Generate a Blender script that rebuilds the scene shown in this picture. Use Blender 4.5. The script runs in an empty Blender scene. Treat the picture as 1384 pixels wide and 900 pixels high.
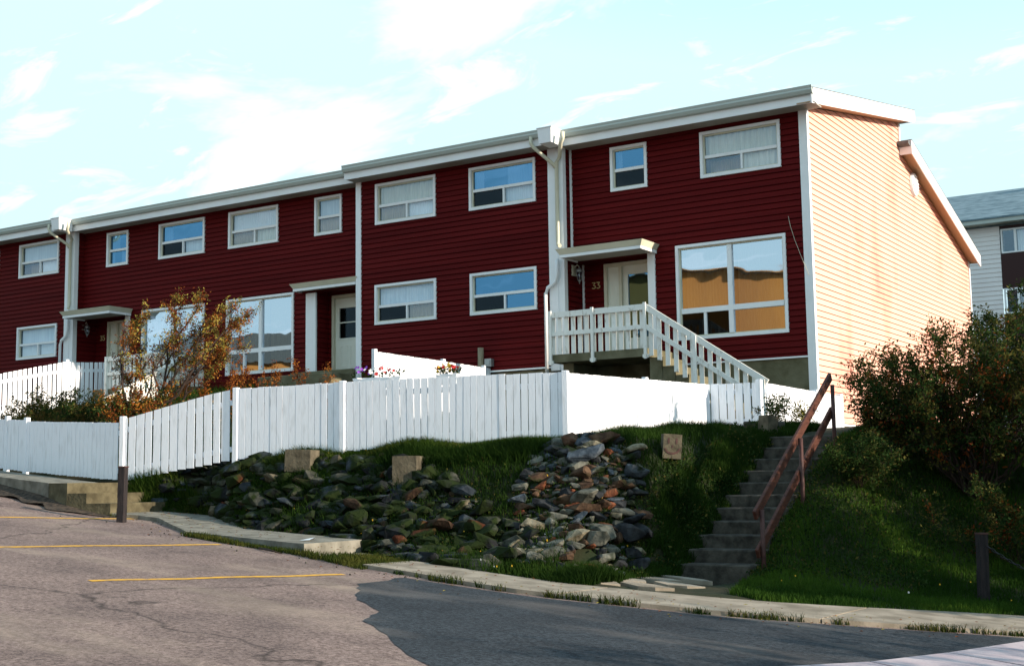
import bpy, bmesh, math, random
import numpy as np
from mathutils import Vector, Matrix
random.seed(7); rng = np.random.default_rng(7)
scene = bpy.context.scene
COL = scene.collection
PI = math.pi

# ------------------------------------------------------------------ objects
ORG = {}
def tag(o, label=None, cat=None, group=None, kind=None):
    if label: o['label'] = label
    if cat: o['category'] = cat
    if group: o['group'] = group
    if kind: o['kind'] = kind
    return o
def empty(name, loc, label=None, cat=None, group=None):
    o = bpy.data.objects.new(name, None); COL.objects.link(o)
    o.location = loc; o.empty_display_size = .2
    ORG[o.name] = Vector(loc)
    return tag(o, label, cat, group)
class MB:
    """collects polygons in world coordinates, build() links them as one mesh object"""
    def __init__(s): s.v = []; s.f = []; s.m = []; s.sm = []
    def poly(s, pts, m=0, smooth=False):
        n = len(s.v); s.v += [tuple(p) for p in pts]; s.f.append(tuple(range(n, n+len(pts)))); s.m.append(m); s.sm.append(smooth)
    def box(s, x0, x1, y0, y1, z0, z1, m=0):
        s.hexa([(x0,y0,z0),(x1,y0,z0),(x1,y1,z0),(x0,y1,z0),(x0,y0,z1),(x1,y0,z1),(x1,y1,z1),(x0,y1,z1)], m)
    def hexa(s, p, m=0):
        n = len(s.v); s.v += [tuple(q) for q in p]
        for f in ((3,2,1,0),(4,5,6,7),(0,1,5,4),(1,2,6,5),(2,3,7,6),(3,0,4,7)):
            s.f.append(tuple(n+i for i in f)); s.m.append(m); s.sm.append(False)
    def beam(s, a, b, w, h, m=0, up=(0,0,1)):
        a = Vector(a); b = Vector(b); d = (b-a).normalized(); up = Vector(up)
        r = d.cross(up)
        if r.length < 1e-4: r = d.cross(Vector((0,1,0)))
        r.normalize(); u = r.cross(d).normalized()
        P = []
        for c in (a, b):
            for i, j in ((-1,-1),(1,-1),(1,1),(-1,1)): P.append(c + r*(i*w/2) + u*(j*h/2))
        s.hexa(P, m)
    def tube(s, pts, rad, n=8, m=0, smooth=True, cap=True):
        pts = [Vector(p) for p in pts]; k = len(pts)
        rad = rad if isinstance(rad, (list, tuple)) else [rad]*k
        base = len(s.v); ref = Vector((.123,.3,1)).normalized()
        for i, p in enumerate(pts):
            t = (pts[min(i+1,k-1)]-pts[max(i-1,0)]).normalized()
            a = t.cross(ref)
            if a.length < .05: a = t.cross(Vector((1,0,0)))
            a.normalize(); b = t.cross(a)
            for j in range(n):
                th = 2*PI*j/n
                s.v.append(tuple(p + (a*math.cos(th)+b*math.sin(th))*rad[i]))
        for i in range(k-1):
            for j in range(n):
                q = base+i*n; j2 = (j+1) % n
                s.f.append((q+j, q+n+j, q+n+j2, q+j2)); s.m.append(m); s.sm.append(smooth)
        if cap:
            s.f.append(tuple(base+j for j in range(n))); s.m.append(m); s.sm.append(False)
            s.f.append(tuple(base+(k-1)*n+j for j in reversed(range(n)))); s.m.append(m); s.sm.append(False)
    def lathe(s, c, prof, n=16, m=0, smooth=True):
        base = len(s.v); c = Vector(c)
        for r, z in prof:
            for j in range(n):
                th = 2*PI*j/n; s.v.append((c.x+r*math.cos(th), c.y+r*math.sin(th), c.z+z))
        for i in range(len(prof)-1):
            for j in range(n):
                q = base+i*n; j2 = (j+1) % n
                s.f.append((q+j, q+j2, q+n+j2, q+n+j)); s.m.append(m); s.sm.append(smooth)
    def build(s, name, mats, parent=None, origin=None, bevel=0):
        if not isinstance(mats, (list, tuple)): mats = [mats]
        V = np.array(s.v, dtype=np.float64)
        if origin is None:
            lo, hi = V.min(0), V.max(0); origin = ((lo[0]+hi[0])/2, (lo[1]+hi[1])/2, lo[2])
        origin = Vector(origin)
        me = bpy.data.meshes.new(name)
        me.from_pydata((V-np.array(origin)).tolist(), [], s.f)
        me.polygons.foreach_set('material_index', s.m)
        me.polygons.foreach_set('use_smooth', s.sm)
        for m in mats: me.materials.append(m)
        me.update()
        o = bpy.data.objects.new(name, me); COL.objects.link(o)
        if parent is not None:
            o.parent = parent; o.location = origin-ORG[parent.name]
        else: o.location = origin
        ORG[o.name] = origin
        if bevel:
            b = o.modifiers.new('bevel', 'BEVEL'); b.width = bevel; b.segments = 1; b.limit_method = 'ANGLE'
        return o
def np_mesh(name, V, F, mats, parent=None, mi=None, origin=None, smooth=False):
    """fast mesh from numpy arrays (F: n x 3 or n x 4)"""
    if origin is None:
        lo, hi = V.min(0), V.max(0); origin = ((lo[0]+hi[0])/2, (lo[1]+hi[1])/2, lo[2])
    origin = Vector([float(q) for q in origin]); V = V-np.array(origin)
    k = F.shape[1]; me = bpy.data.meshes.new(name)
    me.vertices.add(len(V)); me.vertices.foreach_set('co', V.astype(np.float32).ravel())
    me.loops.add(F.size); me.loops.foreach_set('vertex_index', F.astype(np.int32).ravel())
    me.polygons.add(len(F)); me.polygons.foreach_set('loop_start', np.arange(0, F.size, k, dtype=np.int32))
    me.polygons.foreach_set('loop_total', np.full(len(F), k, dtype=np.int32))
    for m in (mats if isinstance(mats, (list, tuple)) else [mats]): me.materials.append(m)
    if mi is not None: me.polygons.foreach_set('material_index', mi.astype(np.int32))
    me.update(calc_edges=True); me.validate()
    if smooth: me.polygons.foreach_set('use_smooth', np.ones(len(F), dtype=bool))
    o = bpy.data.objects.new(name, me); COL.objects.link(o)
    if parent is not None:
        o.parent = parent; o.location = origin-ORG[parent.name]
    else: o.location = origin
    ORG[o.name] = origin
    return o

# ------------------------------------------------------------------ materials
def nodes(name):
    m = bpy.data.materials.new(name); m.use_nodes = True
    nt = m.node_tree; return m, nt, nt.nodes['Principled BSDF']
def mat(name, col, col2=None, rough=.6, scale=6, spec=.3, bump=0, bscale=40, metal=0, stops=(.35,.65), detail=6, stretch=(1,1,1), sheen=0):
    m, nt, b = nodes(name); N, Lk = nt.nodes, nt.links
    b.inputs['Roughness'].default_value = rough
    b.inputs['Specular IOR Level'].default_value = spec
    b.inputs['Metallic'].default_value = metal
    b.inputs['Base Color'].default_value = (*col, 1)
    geo = N.new('ShaderNodeNewGeometry')
    mp = N.new('ShaderNodeMapping'); mp.inputs['Scale'].default_value = stretch
    Lk.new(geo.outputs['Position'], mp.inputs['Vector'])
    if col2:
        n = N.new('ShaderNodeTexNoise'); n.inputs['Scale'].default_value = scale; n.inputs['Detail'].default_value = detail
        r = N.new('ShaderNodeValToRGB'); r.color_ramp.elements[0].position = stops[0]; r.color_ramp.elements[1].position = stops[1]
        r.color_ramp.elements[0].color = (*col, 1); r.color_ramp.elements[1].color = (*col2, 1)
        Lk.new(mp.outputs[0], n.inputs['Vector']); Lk.new(n.outputs['Fac'], r.inputs[0]); Lk.new(r.outputs[0], b.inputs['Base Color'])
    if bump:
        n2 = N.new('ShaderNodeTexNoise'); n2.inputs['Scale'].default_value = bscale; n2.inputs['Detail'].default_value = 5
        bp = N.new('ShaderNodeBump'); bp.inputs['Strength'].default_value = bump; bp.inputs['Distance'].default_value = .02
        Lk.new(mp.outputs[0], n2.inputs['Vector']); Lk.new(n2.outputs['Fac'], bp.inputs['Height']); Lk.new(bp.outputs[0], b.inputs['Normal'])
    return m
M = {}
M['red'] = mat('red_siding', (.076,.0032,.0040), (.108,.0062,.0068), rough=.7, scale=1.1, spec=.08, stretch=(.22,.22,7), detail=3)
M['peach'] = mat('peach_siding', (.78,.44,.335), (.70,.24,.185), rough=.55, scale=.9, spec=.2, stops=(.54,.80), stretch=(1,.8,.35))
M['white'] = mat('white_trim', (.80,.82,.84), (.76,.78,.79), rough=.5, scale=3)
M['cream'] = mat('cream_aluminium', (.62,.60,.47), (.56,.54,.42), rough=.45, scale=3)
M['fence'] = mat('white_fence_paint', (.82,.85,.90), (.60,.62,.64), rough=.65, scale=5, stops=(.52,.85), bump=.15, bscale=30, stretch=(3,3,.6))
M['wpaint'] = mat('worn_white_paint', (.76,.76,.72), (.46,.43,.37), rough=.7, scale=9, stops=(.58,.72), stretch=(1.5,1.5,.5))
M['gutter'] = mat('gutter_grey_white', (.42,.47,.44), rough=.4)
M['soffit'] = mat('soffit', (.34,.32,.28), rough=.7)
M['shingle'] = mat('asphalt_shingle', (.10,.11,.115), (.17,.18,.18), rough=.9, scale=18, bump=.4, bscale=20)
M['shingle_blue'] = mat('blue_grey_shingle', (.085,.14,.17), (.19,.27,.31), rough=.9, scale=2.2, bump=.4, bscale=14, stretch=(1,1,7), detail=3)
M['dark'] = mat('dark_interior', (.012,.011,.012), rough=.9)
M['screen'] = mat('insect_screen', (.022,.020,.022), (.05,.045,.04), rough=.7, scale=2)
M['curtain'] = mat('white_curtain', (.80,.82,.84), rough=.9)
M['curtain_ivory'] = mat('ivory_curtain', (.74,.70,.58), (.62,.58,.47), rough=.9, scale=6, stretch=(5,1,.3))
M['curtain_grey'] = mat('grey_white_blind', (.56,.62,.68), (.70,.75,.78), rough=.9, scale=5, stretch=(6,1,.2))
M['tan'] = mat('tan_curtain', (.42,.30,.17), (.30,.2,.1), rough=.9, scale=9, stretch=(4,1,.3))
M['concrete'] = mat('concrete', (.11,.105,.085), (.22,.21,.175), rough=.9, scale=5, bump=.35, bscale=35)
M['foundation'] = mat('foundation_concrete', (.09,.082,.045), (.17,.158,.10), rough=.95, scale=2.4, bump=.3, bscale=25)
M['blockc'] = mat('stained_block_concrete', (.05,.043,.028), (.12,.105,.072), rough=.95, scale=6, bump=.5, bscale=28)
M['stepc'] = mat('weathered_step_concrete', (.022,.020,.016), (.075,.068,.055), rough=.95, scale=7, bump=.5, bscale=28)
M['walk'] = mat('pale_sidewalk_concrete', (.17,.145,.11), (.31,.27,.215), rough=.9, scale=3.3, bump=.3, bscale=50)
M['walk2'] = mat('pinkish_sidewalk_concrete', (.36,.30,.33), (.45,.39,.41), rough=.9, scale=4, bump=.3, bscale=50)
M['rail'] = mat('red_brown_stained_wood', (.045,.013,.008), (.085,.030,.018), rough=.65, scale=5, stretch=(1,1,6), bump=.3, bscale=25)
M['iron'] = mat('dark_brown_post', (.045,.02,.018), (.08,.035,.03), rough=.6, scale=12)
M['bollard'] = mat('dark_creosote_wood', (.009,.008,.010), (.026,.02,.02), rough=.8, scale=9, stretch=(4,4,.6), bump=.5, bscale=30)
M['chain'] = mat('black_iron', (.03,.028,.03), rough=.5, metal=.7)
M['darkpanel'] = mat('dark_brown_panel', (.03,.006,.006), rough=.5)
M['farwall'] = mat('far_cream_wall', (.80,.77,.76), (.74,.70,.69), rough=.6, scale=1)
M['ochre'] = mat('ochre_wall', (.40,.18,.035), (.28,.12,.03), rough=.8, scale=.25, stretch=(1,1,.2))
M['darkroof'] = mat('dark_roof', (.06,.07,.065), rough=.9)
M['door'] = mat('cream_door_paint', (.74,.76,.68), (.70,.71,.62), rough=.4, scale=2)
M['yellow'] = mat('yellow_road_paint', (.62,.33,.03), (.24,.155,.10), rough=.8, scale=13, stops=(.50,.72))
M['brass'] = mat('aged_white_metal', (.55,.53,.46), rough=.4)
M['num'] = mat('brass_numerals', (.55,.42,.20), rough=.4)
M['galv'] = mat('galvanised_metal', (.35,.37,.37), rough=.35, metal=.6)
M['bark'] = mat('dark_bark', (.018,.011,.008), (.045,.028,.02), rough=.9, scale=20)
M['soil'] = mat('dark_soil', (.03,.022,.014), (.06,.045,.028), rough=1, scale=8)
M['dirt'] = mat('dark_dirt', (.02,.016,.012), (.075,.055,.04), rough=1, scale=12, bump=.8, bscale=30)
M['rsoffit'] = mat('bounce_warmed_soffit', (.40,.27,.16), rough=.7)  # warm bounce off the side wall is put into this soffit colour
M['oldstep'] = mat('old_yellowed_step_concrete', (.05,.043,.024), (.12,.105,.062), rough=1, scale=5, bump=.6, bscale=24)
M['wood'] = mat('weathered_wood', (.20,.16,.10), (.30,.25,.17), rough=.9, scale=8, stretch=(3,3,.5))
def leafmat(name, col, col2, scale=3):
    m = mat(name, col, col2, rough=.8, scale=scale, spec=.06, stops=(.38,.62))
    nt = m.node_tree; N, Lk = nt.nodes, nt.links; b = N['Principled BSDF']; out = N['Material Output']
    tr = N.new('ShaderNodeBsdfTranslucent'); mx = N.new('ShaderNodeMixShader'); mx.inputs[0].default_value = .3
    src = b.inputs['Base Color'].links[0].from_socket; Lk.new(src, tr.inputs['Color'])
    Lk.new(b.outputs[0], mx.inputs[1]); Lk.new(tr.outputs[0], mx.inputs[2]); Lk.new(mx.outputs[0], out.inputs['Surface'])
    return m
M['lf_green'] = leafmat('dark_green_leaf', (.014,.034,.008), (.034,.062,.014))
M['lf_olive'] = leafmat('olive_leaf', (.06,.06,.015), (.11,.10,.025))
M['lf_rust'] = leafmat('rust_leaf', (.13,.032,.010), (.24,.075,.018))
M['lf_orange'] = leafmat('orange_leaf', (.30,.095,.014), (.36,.16,.03))
M['lf_yellow'] = leafmat('yellow_green_leaf', (.26,.22,.04), (.36,.30,.07))
M['grass'] = leafmat('grass_blades', (.008,.022,.003), (.024,.052,.007), 1.1)
M['grass_mid'] = leafmat('mid_grass_blades', (.016,.034,.005), (.06,.065,.014), 2.5)
M['grass_lawn'] = leafmat('lawn_blades', (.018,.048,.006), (.05,.10,.012), .9)
M['grass_lit'] = leafmat('sunlit_tone_grass_blades', (.022,.052,.006), (.06,.078,.014), 1.6)  # lit copy of the bank grass, sunlight put into the blade colour
M['straw'] = leafmat('dry_weed', (.12,.075,.02), (.2,.13,.04), 2)
M['petal_v'] = mat('violet_petal', (.30,.06,.5), rough=.6); M['petal_r'] = mat('red_petal', (.55,.03,.03), rough=.6)
M['petal_y'] = mat('yellow_petal', (.85,.5,.03), rough=.6); M['petal_w'] = mat('white_petal', (.8,.78,.75), rough=.6)
M['glass'] = None
def glassmat(name, fac, tint, through=(.75,.85,.9)):
    m = bpy.data.materials.new(name); m.use_nodes = True; nt = m.node_tree; N, Lk = nt.nodes, nt.links
    N.clear(); out = N.new('ShaderNodeOutputMaterial')
    t = N.new('ShaderNodeBsdfTransparent'); t.inputs[0].default_value = (*through, 1)
    g = N.new('ShaderNodeBsdfGlossy'); g.inputs['Roughness'].default_value = .015; g.inputs['Color'].default_value = (*tint, 1)
    # old panes are never quite flat
    no = N.new('ShaderNodeTexNoise'); no.inputs['Scale'].default_value = 1.6; no.inputs['Detail'].default_value = 1
    geo = N.new('ShaderNodeNewGeometry'); Lk.new(geo.outputs['Position'], no.inputs['Vector'])
    bp = N.new('ShaderNodeBump'); bp.inputs['Strength'].default_value = .11; bp.inputs['Distance'].default_value = .02
    Lk.new(no.outputs['Fac'], bp.inputs['Height']); Lk.new(bp.outputs[0], g.inputs['Normal'])
    mx = N.new('ShaderNodeMixShader'); mx.inputs[0].default_value = fac
    Lk.new(t.outputs[0], mx.inputs[1]); Lk.new(g.outputs[0], mx.inputs[2]); Lk.new(mx.outputs[0], out.inputs[0])
    return m
M['glass'] = glassmat('window_glass', .16, (.6,.8,1.0), (.93,.96,.97))
M['glass_blue'] = glassmat('sky_reflecting_glass', .5, (.14,.36,.62), (.6,.7,.8))
M['glass_dark'] = glassmat('dim_window_glass', .025, (.6,.8,1.0), (.4,.4,.4))
M['glass_big'] = glassmat('picture_window_glass', .62, (.75,.86,1.0))
def rockmat(name, a, b, moss=.25):
    m = mat(name, a, b, rough=1, scale=8, spec=.06, bump=.7, bscale=24)
    nt = m.node_tree; N, Lk = nt.nodes, nt.links; bs = N['Principled BSDF']; src = bs.inputs['Base Color'].links[0].from_socket
    geo = N.new('ShaderNodeNewGeometry'); n = N.new('ShaderNodeTexNoise'); n.inputs['Scale'].default_value = 3.5; n.inputs['Detail'].default_value = 6
    Lk.new(geo.outputs['Position'], n.inputs['Vector']); r = N.new('ShaderNodeValToRGB'); r.color_ramp.elements[0].position = .62-moss*.4; r.color_ramp.elements[1].position = .70-moss*.3
    Lk.new(n.outputs['Fac'], r.inputs[0]); mx = N.new('ShaderNodeMixRGB'); mx.inputs[2].default_value = (.014,.022,.007,1)
    Lk.new(r.outputs[0], mx.inputs[0]); Lk.new(src, mx.inputs[1]); Lk.new(mx.outputs[0], bs.inputs['Base Color'])
    return m
def rockset(k, moss, tag_):
    C = {'grey':((.05,.055,.045),(.15,.15,.125)),'dark':((.012,.013,.015),(.04,.044,.048)),'brown':((.04,.024,.017),(.11,.07,.045)),'rust':((.085,.026,.014),(.19,.075,.04)),'blue':((.028,.036,.046),(.09,.11,.13)),'tan':((.12,.10,.065),(.26,.235,.17))}
    return [rockmat('rock_'+n+tag_, tuple(q*k for q in a), tuple(q*k for q in b), moss) for n, (a, b) in C.items()]
ROCKM = rockset(.95, .12, ''); ROCKM2 = rockset(.5, .5, '_mossy')

# ------------------------------------------------------------------ terrain
def Lz(x, y):
    x = np.asarray(x, float); y = np.asarray(y, float)
    xs = 24*np.tanh(x/24); ys = 60*np.tanh(y/60)
    t = np.clip(-x, -60, 24)
    return -1.27-.0882*xs-.0168*ys+.07*np.log1p(np.exp(np.clip((t-7.9)*2.2, -30, 30)))/2.2
EDGE = np.array([(-60,-9),(-16,-10.2),(-12.4,-10.75),(-9.3,-11.2),(-8.3,-11.35),(-6.7,-10.95),(-5,-12.05),(-3.7,-12.3),(-2.4,-12.45),(-1.1,-12.95),(0,-13.1),(1.05,-13.2),(1.95,-13.05),(3.1,-12.75),(4,-12.3),(5,-11.65),(5.8,-11.1),(8,-9.6),(12,-7),(16,-4.5),(60,10)])
def yf(x): return np.interp(x, EDGE[:,0], EDGE[:,1])
def yr(x): # rear of the sidewalk
    return yf(x)+np.interp(x, [-60,-9,-7,-3,-1,1,3,5,8,60], [.95,.95,1.05,1.15,.95,1.0,1.25,1.7,1.8,1.8])
CP = []
for x in (-40,-25,-17,-14,-12,-10,-8.5,-7,-5.5,-4,-2.5,-1,0,.8,1.6,2.4,3.4,4.6,6,8,11,15,25):
    yy = float(yr(x)); CP.append((x, yy, float(Lz(x, yy))+.03))
for x in (-4,-2.5): CP.append((x, float(yr(x))+.5, float(Lz(x, yr(x)))+.3))
for x in (-1,0,.7,1.3): CP.append((x, -11.35, float(Lz(x, -11.35))+.08))
CP += [(.7,-10.65,-.8),(0,-10.5,-.6),(-.7,-10.6,-.55)]
CP += [(-.6,-9.25,.46),(-1.6,-9.4,.45),(-3,-9.6,.42),(-5,-9.9,.22),(-6.5,-10.05,.05),(-7.6,-10.25,-.12),
 (-.8,-8.6,.52),(-2.5,-8.85,.52),(-4.5,-9.15,.47),(-6,-9.4,.36),(-7.5,-9.75,.16),(-8.4,-10.0,.08),(-10.5,-9.95,.22),(-12.4,-9.5,.36),(-14,-9.2,.5),(-20,-8,.9),
 (-.8,-6,.7),(-.8,-3.5,.88),(.25,-3.5,.86),(.3,-.5,.85),(.3,0,.85),(-4.5,-6.5,.75),(-4.5,-3,.95),
 (1.15,-9,-.9),(1.15,-8,-.38),(1.15,-7,.14),(1.1,-6,.62),(.85,-9.1,-.3),(.78,-8.45,.22),(.7,-8,.4),(.7,-7,.6),(1.1,-9.8,-1.05),(.8,-9.9,-.6),(1.2,-10.2,-1.2),(1.7,-10.5,-1.27),(1.1,-10.8,-1.22),(.9,-10.4,-1.05),(.3,-9.9,-.05),(.4,-9.2,.36),(-.1,-9.5,.4),(.2,-8,.6),(.1,-7,.68),
 (1.75,-9.6,-1.3),(1.75,-8.4,-.75),(1.75,-7.2,-.1),(1.75,-6.2,.42),(1.75,-5.4,.62),(1.2,-4.5,.72),
 (2.5,-9.6,-1.2),(2.5,-8.4,-.62),(2.5,-7.2,.02),(2.5,-6,.5),(2.5,-4.5,.78),(2.3,-2,.86),
 (3.5,-9.5,-1.36),(3.5,-8,-.95),(3.5,-6.5,-.35),(3.4,-5,.35),(4.5,-8,-1.35),(4.5,-6,-.75),(5,-4,.15),(6,-6.5,-1.25),(6,-4,-.3),(8,-5.5,-1.5),(8,-2,-.1),(12,-3,-1.4),(12,2,.1),
 (3,0,.9),(3,4,1.0),(2,10,1.1),(6,4,.85),(1,16,1.2),(12,10,.5),(20,20,0),
 (0,0,.9),(-5,-.4,1.05),(-7.6,-.4,1.5),(-10,-.5,1.95),(-13,-.6,2.5),(-18,-.6,2.35),(-22,-.6,2.2),(-28,-.6,2.2),
 (-7.6,-4,1.25),(-13,-3.5,1.75),(-18,-3.5,1.85),(-22,-3.5,1.8),(-18,-6,1.35),(-13,-7,1.0),(-22,-7,1.2),(-8,-7,.8),
 (-10,8,1.5),(-25,8,1.8),(-40,0,2),(-10,20,1.5)]
CP = np.array(CP)
def tps_fit(P):
    n = len(P); d = np.linalg.norm(P[:,None,:2]-P[None,:,:2], axis=2)
    K = np.where(d > 0, d*d*np.log(d+1e-12), 0)+np.eye(n)*.02
    Q = np.c_[np.ones(n), P[:,:2]]; A = np.zeros((n+3, n+3)); A[:n,:n] = K; A[:n,n:] = Q; A[n:,:n] = Q.T
    return np.linalg.solve(A, np.r_[P[:,2], 0, 0, 0])
W = tps_fit(CP)
def Tz(x, y):
    x = np.asarray(x, float); y = np.asarray(y, float); sh = x.shape; x = x.ravel(); y = y.ravel(); o = np.empty(len(x))
    for i in range(0, len(x), 20000):
        xx, yy = np.clip(x[i:i+20000], -40, 24), np.clip(y[i:i+20000], -16, 22)
        d2 = (xx[:,None]-CP[None,:,0])**2+(yy[:,None]-CP[None,:,1])**2
        K = .5*d2*np.log(d2+1e-20); n = len(CP)
        o[i:i+20000] = K@W[:n]+W[n]+W[n+1]*xx+W[n+2]*yy
    return o.reshape(sh)
def H(x, y):
    x = np.asarray(x, float); y = np.asarray(y, float)
    l = Lz(x, y); d = y-yr(x); s = np.clip((d+.02)/.35, 0, 1); s = s*s*(3-2*s)
    far = np.clip((np.abs(x)-30)/20, 0, 1)
    t = Tz(x, y)*(1-far)+1.0*far
    fl = ((x > 1.05) & (x < 2.3) & (y < -9.5)) | ((x > .55) & (x < 2.4) & (y < -10.75)); t = np.where(fl, np.minimum(t, l+.03), t)
    st = (x > 1.36) & (x < 2.16) & (y > -9.6) & (y < -5.2)
    t = np.where(st, np.minimum(t, -1.5+np.clip(y+9.45, 0, 3.7)*.513), t)
    return l-.03+s*(t-l+.03)
def Hs(x, y): return float(H(np.array([x]), np.array([y]))[0])

gx = np.concatenate([-np.geomspace(900, 19, 22), np.arange(-18.6, 15.4, .17), np.geomspace(16, 900, 22)])
gy = np.concatenate([-np.geomspace(900, 27, 20), np.arange(-26.4, -13, .5), np.arange(-13, 1.0, .15), np.arange(1.2, 20, .8), np.geomspace(21, 900, 22)])
X, Y = np.meshgrid(gx, gy); Z = H(X, Y)
small = (np.sin(X*3.1+Y*1.7)+np.sin(X*1.3-Y*4.1)+np.sin(X*7.3+1)*np.sin(Y*6.1))*.012
Z = Z+small*(Y > yr(X)+.3)*(np.abs(X) < 20)
V = np.c_[X.ravel(), Y.ravel(), Z.ravel()]
ny, nx = X.shape; I = np.arange(ny*nx).reshape(ny, nx)
F = np.c_[I[:-1,:-1].ravel(), I[:-1,1:].ravel(), I[1:,1:].ravel(), I[1:,:-1].ravel()]
M['ground'] = mat('earth_and_turf', (.010,.018,.005), (.024,.022,.009), rough=1, scale=2.2, bump=.6, bscale=18)
g = np_mesh('ground', V, F, M['ground'], origin=(0,0,0), smooth=True); tag(g, kind='structure')

def sheet(name, xs, y0f, y1f, n, zoff, mtl, zf=Lz):
    xs = np.asarray(xs, float); T = np.linspace(0, 1, n)
    X = np.repeat(xs[:,None], n, 1); Y = y0f(X)*(1-T)+y1f(X)*T
    Z = zf(X, Y)+zoff; I = np.arange(X.size).reshape(X.shape)
    F = np.c_[I[:-1,:-1].ravel(), I[1:,:-1].ravel(), I[1:,1:].ravel(), I[:-1,1:].ravel()]
    o = np_mesh(name, np.c_[X.ravel(), Y.ravel(), Z.ravel()], F, mtl, origin=(0,0,0), smooth=True)
    return tag(o, kind='structure')
# old, pinkish worn asphalt
def asphalt(name, a, b, c, crack=True):
    m, nt, bs = nodes(name); N, Lk = nt.nodes, nt.links
    bs.inputs['Roughness'].default_value = .9; bs.inputs['Specular IOR Level'].default_value = .2
    geo = N.new('ShaderNodeNewGeometry')
    n1 = N.new('ShaderNodeTexNoise'); n1.inputs['Scale'].default_value = 24; n1.inputs['Detail'].default_value = 5; n1.inputs['Roughness'].default_value = .95
    n2 = N.new('ShaderNodeTexNoise'); n2.inputs['Scale'].default_value = .55; n2.inputs['Detail'].default_value = 7
    mp = N.new('ShaderNodeMapping'); mp.inputs['Rotation'].default_value = (0,0,.55); mp.inputs['Scale'].default_value = (.7,2.4,1)
    Lk.new(geo.outputs['Position'], n1.inputs['Vector']); Lk.new(geo.outputs['Position'], mp.inputs['Vector']); Lk.new(mp.outputs[0], n2.inputs['Vector'])
    r1 = N.new('ShaderNodeValToRGB'); r1.color_ramp.elements[0].position = .40; r1.color_ramp.elements[1].position = .60
    r1.color_ramp.elements[0].color = (*a, 1); r1.color_ramp.elements[1].color = (*b, 1)
    Lk.new(n1.outputs['Fac'], r1.inputs[0])
    r2 = N.new('ShaderNodeValToRGB'); r2.color_ramp.elements[0].position = .52; r2.color_ramp.elements[1].position = .74
    r2.color_ramp.elements[0].color = (0,0,0,1); r2.color_ramp.elements[1].color = (.75,.75,.75,1)
    Lk.new(n2.outputs['Fac'], r2.inputs[0])
    mx = N.new('ShaderNodeMixRGB'); mx.inputs[2].default_value = (*c, 1)
    Lk.new(r2.outputs[0], mx.inputs[0]); Lk.new(r1.outputs[0], mx.inputs[1])
    n3 = N.new('ShaderNodeTexNoise'); n3.inputs['Scale'].default_value = .9; n3.inputs['Detail'].default_value = 8; n3.inputs['Roughness'].default_value = .7
    Lk.new(geo.outputs['Position'], n3.inputs['Vector']); r3 = N.new('ShaderNodeValToRGB'); r3.color_ramp.elements[0].position = .32; r3.color_ramp.elements[1].position = .60
    r3.color_ramp.elements[0].color = (.55,.55,.57,1); r3.color_ramp.elements[1].color = (1,1,1,1); Lk.new(n3.outputs['Fac'], r3.inputs[0])
    m3 = N.new('ShaderNodeMixRGB'); m3.blend_type = 'MULTIPLY'; m3.inputs[0].default_value = 1; Lk.new(mx.outputs[0], m3.inputs[1]); Lk.new(r3.outputs[0], m3.inputs[2])
    last = m3.outputs[0]
    if crack:
        no = N.new('ShaderNodeTexNoise'); no.inputs['Scale'].default_value = 1.1; no.inputs['Detail'].default_value = 5
        Lk.new(geo.outputs['Position'], no.inputs['Vector'])
        ad = N.new('ShaderNodeVectorMath'); ad.operation = 'MULTIPLY_ADD'; ad.inputs[1].default_value = (1.6,1.6,0)
        Lk.new(no.outputs['Color'], ad.inputs[0]); Lk.new(geo.outputs['Position'], ad.inputs[2])
        vo = N.new('ShaderNodeTexVoronoi'); vo.feature = 'DISTANCE_TO_EDGE'; vo.inputs['Scale'].default_value = .16
        Lk.new(ad.outputs[0], vo.inputs['Vector'])
        rc = N.new('ShaderNodeValToRGB'); rc.color_ramp.elements[0].position = .0015; rc.color_ramp.elements[1].position = .006
        rc.color_ramp.elements[0].color = (.35,.35,.35,1); rc.color_ramp.elements[1].color = (1,1,1,1)
        Lk.new(vo.outputs['Distance'], rc.inputs[0])
        mm = N.new('ShaderNodeMixRGB'); mm.blend_type = 'MULTIPLY'; mm.inputs[0].default_value = 1
        Lk.new(last, mm.inputs[1]); Lk.new(rc.outputs[0], mm.inputs[2]); last = mm.outputs[0]
    Lk.new(last, bs.inputs['Base Color'])
    bp = N.new('ShaderNodeBump'); bp.inputs['Strength'].default_value = .5; bp.inputs['Distance'].default_value = .01
    Lk.new(n1.outputs['Fac'], bp.inputs['Height']); Lk.new(bp.outputs[0], bs.inputs['Normal'])
    return m
M['lot'] = asphalt('old_pinkish_asphalt', (.080,.054,.048), (.33,.245,.215), (.32,.25,.195))
M['patch'] = asphalt('dark_patched_asphalt', (.004,.007,.011), (.060,.072,.084), (.15,.135,.125), crack=False)
lotx = np.concatenate([-np.geomspace(200, 19, 14), np.arange(-18.5, 14, .25), np.geomspace(14.5, 200, 14)])
sheet('parking_lot', lotx, lambda X: np.full_like(X, -60.), lambda X: yf(X)-.0, 90, 0, M['lot'])
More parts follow.
